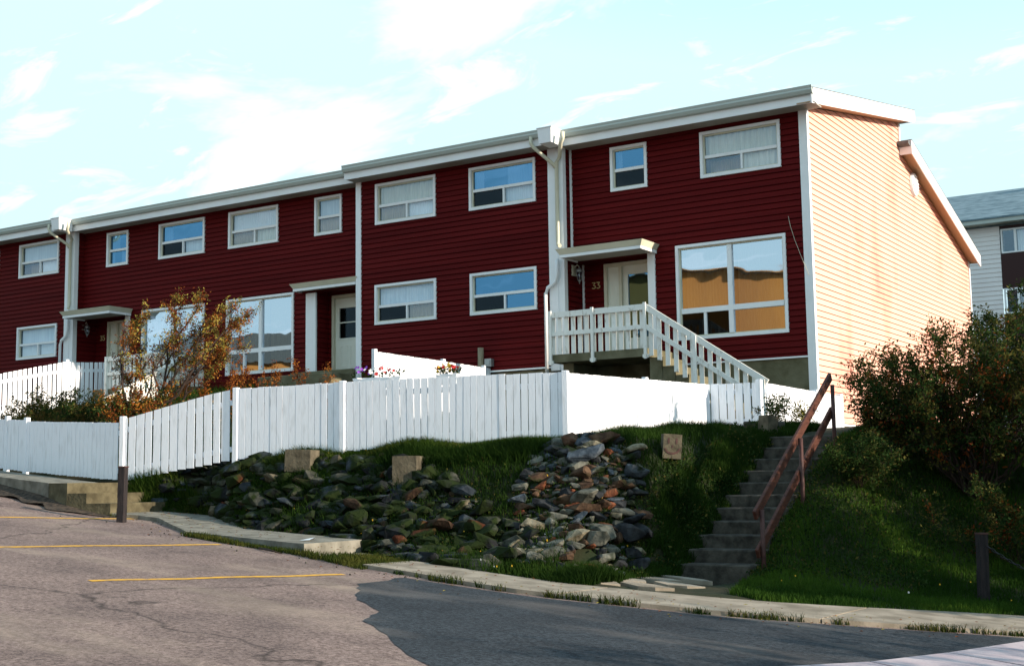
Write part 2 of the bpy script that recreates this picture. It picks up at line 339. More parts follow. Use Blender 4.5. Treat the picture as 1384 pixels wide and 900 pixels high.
# newer dark patch, irregular outline: a fan between two polylines
PL = np.array([(-.25,-13.45),(-.1,-14.2),(.35,-14.9),(1.2,-15.6),(1.55,-16.2),(2.4,-16.9),(3.3,-17.6),(4.3,-19.0),(6.5,-20)])   # near-left outline
PR = np.array([(-.2,-13.3),(.6,-13.32),(1.5,-13.3),(2.4,-13.05),(3.4,-12.75),(4.4,-12.15),(5.2,-11.65),(6.2,-11.0),(9,-9.2)])      # along the kerb
nseg = 40; V = []; 
for j in range(nseg+1):
    t = j/nseg*(len(PL)-1); k = min(int(t), len(PL)-2); q = t-k
    a = PL[k]*(1-q)+PL[k+1]*q; b = PR[k]*(1-q)+PR[k+1]*q
    a = a+np.array([random.uniform(-.03,.03)+math.sin(j*.9)*.03, random.uniform(-.03,.03)])
    for s in np.linspace(0, 1, 14):
        p = a*(1-s)+b*s; V.append((p[0], p[1], float(Lz(p[0], p[1]))+.006+(.006 if 0 < s < 1 else -.002)))
V = np.array(V); I = np.arange(len(V)).reshape(nseg+1, 14)
F = np.c_[I[:-1,:-1].ravel(), I[1:,:-1].ravel(), I[1:,1:].ravel(), I[:-1,1:].ravel()]
tag(np_mesh('asphalt_patch', V, F, M['patch'], origin=(0,0,0), smooth=True), kind='structure')
# pale sidewalk on the near right, with tooled joints
mb = MB(); a0 = np.array([5.15,-15.3]); dv = np.array([.16,.987])   # its long edge runs (5.45,-14.1) -> (5.9,-11.4)
pts = [(3.9,-17.6),(5.30,-14.55),(5.62,-13.4),(5.95,-11.9),(6.3,-10.9)]
for i in range(len(pts)-1):
    (xa,ya),(xb,yb) = pts[i], pts[i+1]
    n = max(1, int(math.hypot(xb-xa, yb-ya)/.62))
    for k in range(n):
        x0,y0 = xa+(xb-xa)*k/n, ya+(yb-ya)*k/n; x1,y1 = xa+(xb-xa)*(k+1)/n, ya+(yb-ya)*(k+1)/n
        dx, dy = (x1-x0), (y1-y0); l = math.hypot(dx, dy); gx_, gy_ = dx/l*.01, dy/l*.01
        x0 += gx_; y0 += gy_; x1 -= gx_; y1 -= gy_
        nx_, ny_ = dy/l*3.5, -dx/l*3.5
        P = [(x0,y0),(x1,y1),(x1+nx_,y1+ny_),(x0+nx_,y0+ny_)]
        P = [P[0],P[3],P[2],P[1]]
        mb.hexa([(x,y,float(Lz(x,y))-.05) for x,y in P]+[(x,y,float(Lz(x,y))+.05) for x,y in P])
o = mb.build('sidewalk_slabs', M['walk2'], origin=(0,0,0)); tag(o, kind='structure')
# yellow stall lines
def stripe(a, b, w=.11):
    n = 30; V = []
    a = np.array(a); b = np.array(b); d = (b-a)/np.linalg.norm(b-a); nn = np.array([-d[1], d[0]])
    for i in range(n+1):
        p = a+(b-a)*i/n; ww = w/2*(1+.12*math.sin(i*2.7)+.08*math.sin(i*5.1))
        off = .02*math.sin(i*.5)
        for s in (-1, 1):
            q = p+nn*(ww*s+off); V.append((q[0], q[1], float(Lz(q[0], q[1]))+.0045))
    I = np.arange(len(V)).reshape(n+1, 2)
    F = np.c_[I[:-1,0], I[1:,0], I[1:,1], I[:-1,1]]
    tag(np_mesh('stall_line', np.array(V), F, M['yellow'], origin=(0,0,0)), kind='structure')
stripe((-1.52,-16.53), (-.76,-13.7), .10)
stripe((-4.55,-16.5), (-3.68,-12.66), .11)
stripe((-8.1,-14.6), (-7.1,-10.95), .12)
stripe((-10.6,-13.5), (-10.0,-11.35), .12)

# stepped sidewalk along the lot
def walk(x0, x1, z0, z1, name='sidewalk', abs_z=True, thick=.5, mtl=None, inset=0.0, wob=0, rear=0):
    n = max(1, int((x1-x0)/.4)); mb = MB()
    xs = [x0+(x1-x0)*i/n for i in range(n+1)]
    top = []
    for i, x in enumerate(xs):
        z = z0+(z1-z0)*i/n if abs_z else None
        ya = float(yf(x))-inset; yb = float(yr(x))+.04+rear
        ya += (random.uniform(-wob, wob) if wob else 0)
        za = z if abs_z else float(Lz(x, ya))+z0; zb = z if abs_z else float(Lz(x, yb))+z0
        top.append((x, ya, yb, za, zb))
    for p, q in zip(top, top[1:]):
        mb.poly([(p[0],p[1],p[3]),(q[0],q[1],q[3]),(q[0],q[2],q[4]),(p[0],p[2],p[4])])
        mb.poly([(p[0],p[1],p[3]-thick),(q[0],q[1],q[3]-thick),(q[0],q[1],q[3]),(p[0],p[1],p[3])])
        mb.poly([(q[0],q[2],q[4]-thick),(p[0],p[2],p[4]-thick),(p[0],p[2],p[4]),(q[0],q[2],q[4])])
    for p, s in ((top[0], -1), (top[-1], 1)):
        P = [(p[0],p[1],p[3]-thick),(p[0],p[2],p[4]-thick),(p[0],p[2],p[4]),(p[0],p[1],p[3])]
        mb.poly(P if s > 0 else P[::-1])
    return tag(mb.build(name, mtl or M['stepc'], origin=(0,0,0)), kind='structure')
walk(-20, -8.91, .98, .104, mtl=M['concrete'])
walk(-8.36, -7.98, -.065, -.065, thick=.35, mtl=M['oldstep'], rear=.42)
walk(-7.99, -7.55, -.225, -.225, thick=.3, mtl=M['oldstep'], rear=.5)
walk(-8.9, -8.35, .102, .10, thick=.5, mtl=M['oldstep'], rear=.36)
walk(-7.5, -4.9, -.375, -.605, thick=.3, mtl=M['concrete'], wob=.03)
walk(-4.88, -2.45, -.605, -.72, thick=.3, mtl=M['concrete'], wob=.03)
walk(-2.46, -1.95, -.885, -.9, thick=.3, mtl=M['foundation'])
walk(-1.1, 1.6, .045, 0, abs_z=False, thick=.2, mtl=M['walk'], wob=.02)
walk(1.62, 4.1, .045, 0, abs_z=False, thick=.2, mtl=M['walk'], wob=.02)
walk(4.12, 14, .045, 0, abs_z=False, thick=.2, mtl=M['walk'])
dirtx = np.arange(-13.5, -7.35, .12)
sheet('dirt_verge', dirtx, lambda X: yf(X)-.16-.22*(.5+.5*np.sin(X*2.3+1.1*np.sin(X*5)))*np.clip((-7.3-X)/1.2, 0, 1), lambda X: yf(X)+.04, 8, 0, M['dirt'],
      zf=lambda X, Y: Lz(X, Y)+.012+.16*np.clip((Y-yf(X)+.34)/.38, 0, 1)**1.5*np.clip((-7.6-X)/1.5, 0, 1))
# broken flagstones between the stairs and the sidewalk
mb = MB()
for cx_, cy_, w_, h_ in ((1.6,-10.0,.62,.26),(1.35,-10.45,.72,.30),(1.15,-10.95,.7,.34),(1.9,-10.75,.55,.32),(1.05,-11.5,.75,.36),(1.75,-11.3,.55,.3)):
    P = []
    for k in range(7):
        a = 2*PI*k/7+random.uniform(-.2,.2); P.append((cx_+math.cos(a)*w_*.62, cy_+math.sin(a)*h_*.62))
    zs = [float(Lz(x, y))+.045+.006*math.sin(x*40) for x, y in P]
    mb.poly([(x,y,z) for (x,y),z in zip(P, zs)])
    for k in range(7):
        k2 = (k+1) % 7; mb.poly([(*P[k],zs[k]-.05),(*P[k2],zs[k2]-.05),(*P[k2],zs[k2]),(*P[k],zs[k])])
tag(mb.build('path', M['walk'], origin=(0,0,0)), kind='structure')

# ------------------------------------------------------------------ townhouses
CH = .125; GV = .019
def siding_front(mb, x0, x1, y, z0, z1, holes=(), m=0, lip=.022, axis='x', GV=GV):
    """lapped boards facing -y (axis x) or +x (axis y: x0,x1 are y values, y is the x plane)"""
    def P(a, d, z): return (a, y-d, z) if axis == 'x' else (y+d, a, z)
    k0 = math.floor(z0/CH)
    cuts = sorted({x0, x1, *[h[0] for h in holes], *[h[1] for h in holes]}); cuts = [c for c in cuts if x0 <= c <= x1]
    for a, b in zip(cuts, cuts[1:]):
        if b-a < 1e-5: continue
        zc = z0; mid = (a+b)/2
        hz = [(h[2], h[3]) for h in holes if h[0] < mid < h[1]]
        z = k0*CH
        while z < z1:
            for (s0, s1, d0, d1) in ((z, z+GV, -.02, -.02), (z+GV, z+CH, lip, .003)):
                segs = [(max(s0, z0), min(s1, z1))]
                for h0, h1 in hz:
                    ns = []
                    for p, q in segs:
                        if h0 > p: ns.append((p, min(q, h0)))
                        if h1 < q: ns.append((max(p, h1), q))
                    segs = [(p, q) for p, q in ns if q-p > 1e-5]
                for p, q in segs:
                    if q-p < 1e-5: continue
                    f = lambda t: d0+(d1-d0)*(t-s0)/(s1-s0)
                    mb.poly([P(a,f(p),p), P(b,f(p),p), P(b,f(q),q), P(a,f(q),q)], m)
                    if abs(p-(z+GV)) < 1e-6: mb.poly([P(a,-.02,p), P(b,-.02,p), P(b,lip,p), P(a,lip,p)], m)
            z += CH
def curtain(root, x0, x1, y, z0, z1, mtl, name='curtain', amp=.016, pitch=.075):
    v = random.random()
    if mtl is M['curtain']:
        pitch, amp, mtl = (.075,.016,M['curtain']) if v < .4 else (.14,.03,M['curtain_ivory']) if v < .7 else (.05,.008,M['curtain_grey'])
    n = max(4, int((x1-x0)/(pitch/4))); mb = MB(); xs = np.linspace(x0, x1, n+1)
    ph = random.uniform(0, 6); dd = amp*np.sin(xs/pitch*2*PI+ph+.8*np.sin(xs*5))
    for i in range(n):
        mb.poly([(xs[i],y+dd[i],z0),(xs[i+1],y+dd[i+1],z0),(xs[i+1],y+dd[i+1],z1),(xs[i],y+dd[i],z1)], smooth=True)
    return mb.build(name, mtl, root)
def window(root, x0, x1, z0, z1, y, kind='slider', U=('w',), LL='d', LR='w', big=False, label=None):
    """casing proud of the siding, recessed sash, panes, curtains and a dark room box behind"""
    mb = MB(); t = .062; p = .045; r = .045
    # outer casing
    mb.box(x0, x1, y-p, y+.05, z1-t, z1); mb.box(x0, x1, y-p-.004, y+.05, z0, z0+t+.005)
    mb.box(x0, x0+t, y-p, y+.05, z0+t+.005, z1-t); mb.box(x1-t, x1, y-p, y+.05, z0+t+.005, z1-t)
    ix0, ix1, iz0, iz1 = x0+t, x1-t, z0+t+.005, z1-t
    s = .03
    ya, yb = y+.012, y+.06   # sash
    mb.box(ix0, ix0+s, ya, yb, iz0, iz1, 1); mb.box(ix1-s, ix1, ya, yb, iz0, iz1, 1)
    mb.box(ix0+s, ix1-s, ya, yb, iz1-s, iz1, 1); mb.box(ix0+s, ix1-s, ya, yb, iz0, iz0+s, 1)
    jx0, jx1, jz0, jz1 = ix0+s, ix1-s, iz0+s, iz1-s
    panes = []
    if kind == 'slider':
        zm = z0+(z1-z0)*.455; xm = x0+(x1-x0)*.515
        mb.box(jx0, jx1, ya-.01, yb, zm-.033, zm+.033); mb.box(xm-.022, xm+.022, ya-.012, yb, jz0, zm-.033)
        panes = [(jx0,jx1,zm+.033,jz1,U), (jx0,xm-.022,jz0,zm-.033,LL), (xm+.022,jx1,jz0,zm-.033,LR)]
    elif kind == 'small':
        zm = z0+(z1-z0)*.47
        mb.box(jx0, jx1, ya-.01, yb, zm-.033, zm+.033)
        panes = [(jx0,jx1,zm+.033,jz1,U), (jx0,jx1,jz0,zm-.033,LL)]
    else:
        zm = z0+.62; xm = x0+1.215 if not big == 'mirror' else x1-1.215
        mb.box(jx0, jx1, ya-.02, yb, zm-.055, zm+.055); mb.box(xm-.05, xm+.05, ya-.022, yb, zm+.055, jz1); mb.box(xm-.05, xm+.05, ya-.022, yb, jz0, zm-.055)
        xs = (jx0+xm-.05)/2+.0 if not big == 'mirror' else (jx0+xm-.05)/2
        mb.box(xs-.03, xs+.03, ya-.012, yb, jz0, zm-.055)
        panes = [(jx0,xm-.05,zm+.055,jz1,U), (xm+.05,jx1,zm+.055,jz1,U), (jx0,xs-.03,jz0,zm-.055,LL), (xs+.03,xm-.05,jz0,zm-.055,LL), (xm+.05,jx1,jz0,zm-.055,LR)]
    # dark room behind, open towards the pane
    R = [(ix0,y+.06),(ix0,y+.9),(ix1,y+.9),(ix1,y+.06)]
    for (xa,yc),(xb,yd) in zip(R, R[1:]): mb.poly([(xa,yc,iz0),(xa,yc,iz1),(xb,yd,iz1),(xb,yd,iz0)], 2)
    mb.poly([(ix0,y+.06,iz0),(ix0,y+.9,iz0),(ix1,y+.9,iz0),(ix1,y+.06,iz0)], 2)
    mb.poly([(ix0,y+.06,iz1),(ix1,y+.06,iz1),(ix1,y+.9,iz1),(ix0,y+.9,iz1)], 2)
    w = mb.build('window', [M['white'], M['cream'], M['dark']], root)
    if label: w['label'] = label
    g = MB(); gd = MB(); gb = MB()
    for a, b, c, d, k in panes:
        k0 = k if isinstance(k, str) else k[0]
        yy = y+.045
        q = [(a,yy,c),(b,yy,c),(b,yy,d),(a,yy,d)]
        if k0 == 'd' or k0 == 't' and False: gd.poly(q)
        elif k0 in 'bsrh' and not big: gb.poly(q)
        else: g.poly(q, 0)
        yc = y+.12; e = .02
        if k0 == 'w': curtain(w, a-e, b+e, yc, c-e, d+e, M['curtain'])
        elif k0 == 'h': curtain(w, a-e, a+(b-a)*.45, yc, c-e, d+e, M['curtain'])     # half drawn
        elif k0 == 'r': curtain(w, a+(b-a)*.55, b+e, yc, c-e, d+e, M['curtain']); curtain(w, a-e, a+(b-a)*.14, yc+.01, c-e, d+e, M['curtain'])
        elif k0 == 't': curtain(w, a-e, b+e, yc, c-e, d+e, M['tan'])
        elif k0 == 's': curtain(w, a-e, a+(b-a)*.2, yc, c-e, d+e, M['curtain'])
        elif k0 == 'T': curtain(w, a-e, b+e, yc+.25, c-e, d+e, M['tan'])
    if g.f: g.build('pane', M['glass_big'] if big else M['glass'], w)
    if gb.f: gb.build('pane', M['glass_blue'], w)
    if gd.f: gd.build('screen', M['glass_dark'], w)
    return (x0+.02, x1-.02, z0+.02, z1-.02)
def hole(x0, x1, z0, z1): return (x0+.02, x1-.02, z0+.02, z1-.02)
ZW0, ZW1 = 2.45, 7.52          # siding bottom, top
EAVE = .47
def eaves(root, x0, x1, y, xl=0, xr=0, gut=True):
    ye = y-EAVE
    mb = MB(); mb.box(x0-xl, x1+xr, ye, y+.02, 7.47, 7.50); mb.build('soffit', M['soffit'], root)
    mb = MB(); mb.box(x0-xl, x1+xr, ye-.022, ye-.001, 7.455, 7.70); mb.build('fascia', M['white'], root)
    if gut:
        mb = MB(); xa, xb = x0-xl+.003, x1+xr+.02
        prof = [(ye-.024,7.62),(ye-.10,7.635),(ye-.135,7.70),(ye-.128,7.735),(ye-.14,7.77),(ye-.145,7.79),(ye-.125,7.79),(ye-.10,7.72),(ye-.03,7.70),(ye-.03,7.775),(ye-.024,7.775)]
        for (ya,za),(yb,zb) in zip(prof, prof[1:]+prof[:1]): mb.poly([(xa,yb,zb),(xb,yb,zb),(xb,ya,za),(xa,ya,za)])
        mb.poly([(xa,a,b) for a,b in prof]); mb.poly([(xb,a,b) for a,b in prof[::-1]])
        mb.build('gutter', M['gutter'], root)
SL = .182
def rooftop(root, x0, x1, y, yb=7.35, xl=0, xr=0):
    ye = y-EAVE-.03; z0 = 7.725; mb = MB()
    z1 = z0+SL*(yb-ye)
    a, b = x0-xl, x1+xr
    mb.hexa([(a,ye,z0),(b,ye,z0),(b,yb,z1),(a,yb,z1),(a,ye,z0+.022),(b,ye,z0+.022),(b,yb,z1+.022),(a,yb,z1+.022)])
    # rear slope
    mb.hexa([(a,6.72,8.22),(b,6.72,8.22),(b,13.95,6.32),(a,13.95,6.32),(a,6.72,8.30),(b,6.72,8.30),(b,13.95,6.40),(a,13.95,6.40)])
    return mb.build('roof', M['shingle'], root)

def upper_windows(): pass
YB = -.33
def lamp(root, x, y, z):
    """coach lamp on a wall that faces +x"""
    mb = MB(); mb.box(x, x+.035, y-.09, y+.09, z+.02, z+.26)
    mb.tube([(x+.03,y,z+.20),(x+.11,y,z+.27),(x+.16,y,z+.20)], .013, 6)
    l = mb.build('wall_lamp', M['cream'], root)
    mb = MB(); mb.lathe((x+.16,y,z-.10), [(.0,-.08),(.012,-.06),(.02,-.02),(.045,.0),(.04,.012),(.0,.012)], 8, 0)
    mb.lathe((x+.16,y,z-.10), [(.085,.20),(.088,.215),(.05,.27),(.02,.29),(.012,.33),(0,.34)], 8, 0)
    for k in range(6):
        a = k*PI/3; mb.tube([(x+.16+.045*math.cos(a),y+.045*math.sin(a),z-.09),(x+.16+.078*math.cos(a),y+.078*math.sin(a),z+.10)], .007, 4)
    mb.build('lantern', M['galv'], l)
    mb = MB(); mb.lathe((x+.16,y,z-.08), [(.0,0),(.035,0),(.066,.17),(.0,.17)], 8, 0); mb.build('lamp_glass', M['glass'], l)
def digits(root, s, x, y, z, h=.18):
    seg = {'3':[((0,1),(.6,1)),((.6,1),(.25,.58)),((.25,.58),(.6,.40)),((.6,.40),(.6,.12)),((.6,.12),(.3,0)),((.3,0),(0,.1))],
           '5':[((.6,1),(.05,1)),((.05,1),(.02,.58)),((.02,.58),(.4,.62)),((.4,.62),(.62,.4)),((.62,.4),(.6,.12)),((.6,.12),(.3,0)),((.3,0),(0,.1))]}
    for i, c in enumerate(s):
        mb = MB()
        for a, b in seg[c]:
            xa = x+i*h*.85; mb.beam((xa+a[0]*h,y,z+a[1]*h),(xa+b[0]*h,y,z+b[1]*h), .012, h*.13, up=(0,0,1) if abs(a[0]-b[0]) > abs(a[1]-b[1]) else (1,0,0))
        mb.build('house_number', M['num'], root)
def downspout(root, pts, r=.04, mtl='cream'):
    mb = MB(); mb.tube(pts, r, 8, smooth=True); return mb.build('downspout', M[mtl], root)
def canopy(root, x0, x1, y0, y1, z=4.90, posts=()):
    mb = MB(); t = .15
    mb.box(x0+.05, x1-.05, y0+.05, y1, z, z+t-.05)                 # soffit box
    o = mb.build('canopy', [M['soffit']], root)
    mb = MB()
    for (a,b,c,d) in ((x0,x1,y0,y0+.03),(x0,x0+.03,y0+.03,y1),(x1-.03,x1,y0+.03,y1)):
        mb.box(a,b,c,d,z-.03,z+.035)
    mb.build('canopy_fascia', M['white'], o)
    mb = MB(); gx = .07
    P = [(x0-.0,y0-.0),(x1+.0,y0-.0)]
    mb.hexa([(x0,y0,z+.04),(x1,y0,z+.04),(x1,y1,z+.04),(x0,y1,z+.04),(x0-gx,y0-gx,z+.16),(x1+gx,y0-gx,z+.16),(x1+gx,y1,z+.16),(x0-gx,y1,z+.16)])
    mb.build('canopy_gutter', M['cream'], o)
    return o
def rail_flat(mb, a, b, z0a, z0b, h=.93, out=(0,-1), pick=.15, posts=()):
    """picket railing between two points; z0 = foot level at each end"""
    a = Vector((*a,0)); b = Vector((*b,0)); d = b-a; l = d.length; dn = d/l; o = Vector((*out,0))
    n = int(l/pick)
    for i in range(n+1):
        t = (i+.5)/(n+1); p = a+d*t; z0 = z0a+(z0b-z0a)*t; jit = random.uniform(-.03,.03)
        c = p-o*.01
        w = .047
        e = dn*w
        zb, zt = z0-.05+jit, z0+h-.05+(random.uniform(-.01,.01))
        q = [c-e-o*.0, c+e-o*.0, c+e-o*.022, c-e-o*.022]
        sl = (z0b-z0a)/l*w
        P = [(v.x,v.y,zb+random.uniform(-.012,.012)) for v in q]+[(v.x,v.y,zt) for v in q]
        mb.hexa(P)
    for zz in (h-.06, h*.5):
        mb.beam((a.x+o.x*.02,a.y+o.y*.02,z0a+zz),(b.x+o.x*.02,b.y+o.y*.02,z0b+zz), .045, .12 if zz > .6 else .09)
def stair_unit(name, label, x_off, mirror=False, zc=2.68, n=9, foot=.95):
    """concrete landing + flight going down to +x, white picket railing"""
    xa, xb = -5.28+x_off, -3.02+x_off; y0, y1 = -1.45, .45
    r = empty(name, ((xa+xb)/2, (y0+y1)/2, foot), label, 'entrance stairs')
    mb = MB(); mb.box(xa, xb, y0, -.0, zc-.17, zc); mb.box(xa+.02, -3.64+x_off, .0, y1, zc-.17, zc)
    rise = (zc-foot)/n; tr = 2.52/n
    for i in range(1, n):
        x0 = xb+(i-1)*tr; z = zc-rise*i
        mb.hexa([(x0,y0+.12,z-.32-rise),(x0+tr,y0+.12,z-.32-2*rise),(x0+tr,-.25,z-.32-2*rise),(x0,-.25,z-.32-rise),(x0,y0+.12,z),(x0+tr+.02,y0+.12,z),(x0+tr+.02,-.25,z),(x0,-.25,z)])
    mb.box(xa+.1, xa+.35, y0+.35, -.1, foot-.6, zc-.17)   # pier
    mb.build('concrete_steps', M['foundation'], r)
    mb = MB(); rail_flat(mb, (xa-.02,y0), (xb-.02,y0), zc-.03, zc-.03, pick=.165)
    zl = foot+.02
    rail_flat(mb, (xb+.0,y0), (xb+2.55,y0), zc-.03, zl, pick=.19)
    mb.build('railing', M['wpaint'], r)
    for x in (xa+.02, xa+1.03, xb-.01): 
        mb = MB(); mb.box(x-.03, x+.03, y0-.065, y0-.025, zc-.22, zc+.93); mb.box(x-.06, x+.06, y0-.06, y0-.005, zc-.2, zc-.13); mb.build('railing_post', M['wpaint'], r)
    for t in (.42, .97):
        x = xb+2.55*t; z = zc+(zl-zc)*t
        mb = MB(); mb.box(x-.035, x+.035, y0-.07, y0-.025, z-.2, z+.88); mb.build('railing_post', M['wpaint'], r)
    return r

def door_unit(name, label, cat, x_off, door_side, number=None, win=None, sidewall=False, zbot=ZW0, xr=0.0, xl=-5.56, picwin=None):
    """6 m wide unit with recessed porch. door_side 'L' porch on the left (like number 33), 'R' on the right."""
    X0, X1 = xl+x_off, xr+x_off
    r = empty(name, ((X0+X1)/2, 3, .9), label, cat)
    def mx(a, b):  # mirror spans of the standard unit about its centre
        if door_side == 'L': return a+x_off, b+x_off
        return -16.70-b, -16.70-a
    hs = []
    a, b = mx(-4.5, -3.6); hs.append(window(r, a, b, 6.365, 7.365, 0, 'small', U=win[0][0], LL=win[0][1]))
    a, b = mx(-2.34, -.55); hs.append(window(r, a, b, 6.365, 7.365, 0, 'slider', U=win[1][0], LL=win[1][1], LR=win[1][2]))
    a, b = mx(-2.98, -.52) if not picwin else picwin
    hs.append(window(r, a, b, 2.94, 4.98, 0, 'pic', U=win[2][0], LL=win[2][1], LR=win[2][2], big=True))
    if door_side == 'L': rc = (X0-.3, -3.62+x_off)
    else: rc = (-13.07, X1+.4)
    hs.append((rc[0], rc[1], zbot-1, 4.93))
    mb = MB(); siding_front(mb, X0, X1-(.14 if sidewall else 0), 0, zbot, ZW1, hs)
    # recess: back wall, returns, ceiling
    D = .5
    if door_side == 'L':
        dx0, dx1 = -4.98+x_off, -3.66+x_off
        siding_front(mb, X0, rc[1], D, 2.68, 4.93, [(dx0, rc[1], 2.6, 4.88)])
        mb.poly([(rc[1],0,2.6),(rc[1],D,2.6),(rc[1],D,4.95),(rc[1],0,4.95)][::-1])
    else:
        dx0, dx1 = -12.93, -11.9
        siding_front(mb, rc[0], X1, D, 2.7, 4.93, [(dx0, dx1, 2.6, 4.88)])
        siding_front(mb, 0, D, rc[0], 2.7, 4.93, axis='y', lip=.01)
    mb.poly([(rc[0],0,4.93),(rc[0],D,4.93),(rc[1],D,4.93),(rc[1],0,4.93)])
    if sidewall:
        pass
    mb.build('front_wall', M['red'], r)
    bk = MB(); bk.poly([(rc[0]-.3,D+.125,2.6),(rc[1]+.3,D+.125,2.6),(rc[1]+.3,D+.125,5),(rc[0]-.3,D+.125,5)]); bk.build('inner_wall', M['dark'], r)
    # trims
    mb = MB(); mb.box(X0+.02, X1-(.14 if sidewall else 0), -.03, .0, zbot-.035, zbot-.002) if door_side == 'R' else mb.box(-3.45+x_off, X1-(.14 if sidewall else 0), -.03, .0, zbot-.035, zbot-.002)
    if door_side == 'L':
        mb.build('sill_trim', M['white'], r); mb = MB(); mb.box(rc[1]-.02, rc[1]+.15, -.05, .03, 2.68, 4.9)
        mb.build('porch_post', M['white'], r); mb = MB(); mb.box(X0+.025, X0+.065, D-.045, D-.0, 2.7, 4.9)
        mb.build('recess_trim', M['white'], r); mb = MB(); mb.box(X0+.028, X0+.07, -.05, -.0, 4.95, ZW1)
    else:
        mb.box(rc[0]-.30, rc[0]-.02, -.05, .03, 2.70, 4.9); mb.box(rc[0]-.02, rc[0]+.035, -.055, -.004, 2.70, 4.9)
    mb.build('trim', M['white'], r)
    # door
    zd = 2.72 if door_side == 'L' else 2.86
    mb = MB(); f = .07
    mb.box(dx0, dx0+f, D-.05, D+.1, zd, 4.86); mb.box(dx1-f, dx1, D-.05, D+.1, zd, 4.86); mb.box(dx0+f, dx1-f, D-.05, D+.1, 4.78, 4.86)
    if door_side == 'L':
        s0, s1 = dx0+f, dx0+f+.36
        mb.box(s1-.06, s1+.01, D-.04, D+.1, zd, 4.78)
        mb.box(s0, s1-.06, D+.02, D+.06, zd, 4.78, 1)        # side panel
        d0, d1 = s1+.01, dx1-f
    else: d0, d1 = dx0+f, dx1-f
    mb.box(dx0, dx1, D+.1, D+.12, zd, 4.86, 2)
    dr = mb.build('door', [M['cream'], M['door'], M['dark']], r)
    lf = MB()
    w0, w1 = d0+.13, d1-.13
    if door_side == 'L': gz0, gz1 = 3.15, 4.58
    else: gz0, gz1 = 3.74, 4.52
    yq = D+.03
    lf.box(d0, w0, yq, yq+.04, zd, 4.78); lf.box(w1, d1, yq, yq+.04, zd, 4.78); lf.box(w0, w1, yq, yq+.04, gz1, 4.78); lf.box(w0, w1, yq, yq+.04, zd, gz0)
    for (a_,b_,c_,d_) in ((w0-.03,w1+.03,gz1,gz1+.035),(w0-.03,w1+.03,gz0-.035,gz0),(w0-.03,w0,gz0,gz1),(w1,w1+.03,gz0,gz1)): lf.box(a_,b_,yq-.012,yq,c_,d_)
    if door_side == 'R':
        lf.box(w0, w1, yq-.006, yq+.03, 4.13, 4.16)
        for (a_,b_,c_,d_) in ((w0+.03,(w0+w1)/2-.04,3.0,3.55),((w0+w1)/2+.04,w1-.03,3.0,3.55)):
            lf.box(a_,b_,yq-.008,yq,c_,c_+.02); lf.box(a_,b_,yq-.008,yq,d_-.02,d_); lf.box(a_,a_+.02,yq-.008,yq,c_+.02,d_-.02); lf.box(b_-.02,b_,yq-.008,yq,c_+.02,d_-.02)
    lfo = lf.build('door_leaf', M['door'], dr)
    gp = MB(); gp.poly([(w0,yq+.02,gz0),(w1,yq+.02,gz0),(w1,yq+.02,gz1),(w0,yq+.02,gz1)]); gp.build('door_pane', M['glass_blue'] if door_side == 'L' else M['glass_dark'], dr)
    hk = MB(); hx = d1-.06; hk.tube([(hx,yq-.045,zd+.88),(hx,yq,zd+.88)], [.028,.014], 8); hk.build('handle', M['galv'], dr); hk = MB(); hk.tube([(hx,yq-.02,zd+1.02),(hx,yq,zd+1.02)], .02, 8); hk.build('deadbolt', M['galv'], dr)
    eaves(r, X0, X1, 0, xr=.33 if sidewall else 0)
    rooftop(r, X0, X1, 0, xr=.295 if sidewall else 0)
    # foundation
    if door_side == 'L':
        mb = MB(); mb.box(rc[1]+.004, X1-.02, .012, .3, -.5, zbot-.003); mb.box(X0, rc[1], .012, D+.3, -.5, 2.507); mb.build('foundation', M['foundation'], r)
    else:
        mb = MB(); mb.box(X0, X1, .012, .3, -.5, zbot-.003); mb.build('foundation', M['foundation'], r)
    return r

W33 = [('s','d'), ('w','T','w'), ('T','d','T')]
A = door_unit('townhouse', 'red end townhouse numbered 33 with peach lapped side wall and a porch above white stairs', 'townhouse', 0, 'L', win=W33, sidewall=True)
C2 = door_unit('townhouse', 'red townhouse numbered 35 with its porch and picture window behind the orange shrub', 'townhouse', -16.5, 'L', win=[('h','r'), ('s','d','w'), ('w','t','w')], xl=-5.61, xr=-.14)
C1 = door_unit('townhouse', 'red townhouse with the white half-glazed door beside the middle corner trim', 'townhouse', 0, 'R',
    win=[('w','t'), ('w','t','w'), ('T','t','T')], xl=-16.64, xr=-11.46, picwin=(-16.2,-13.8))

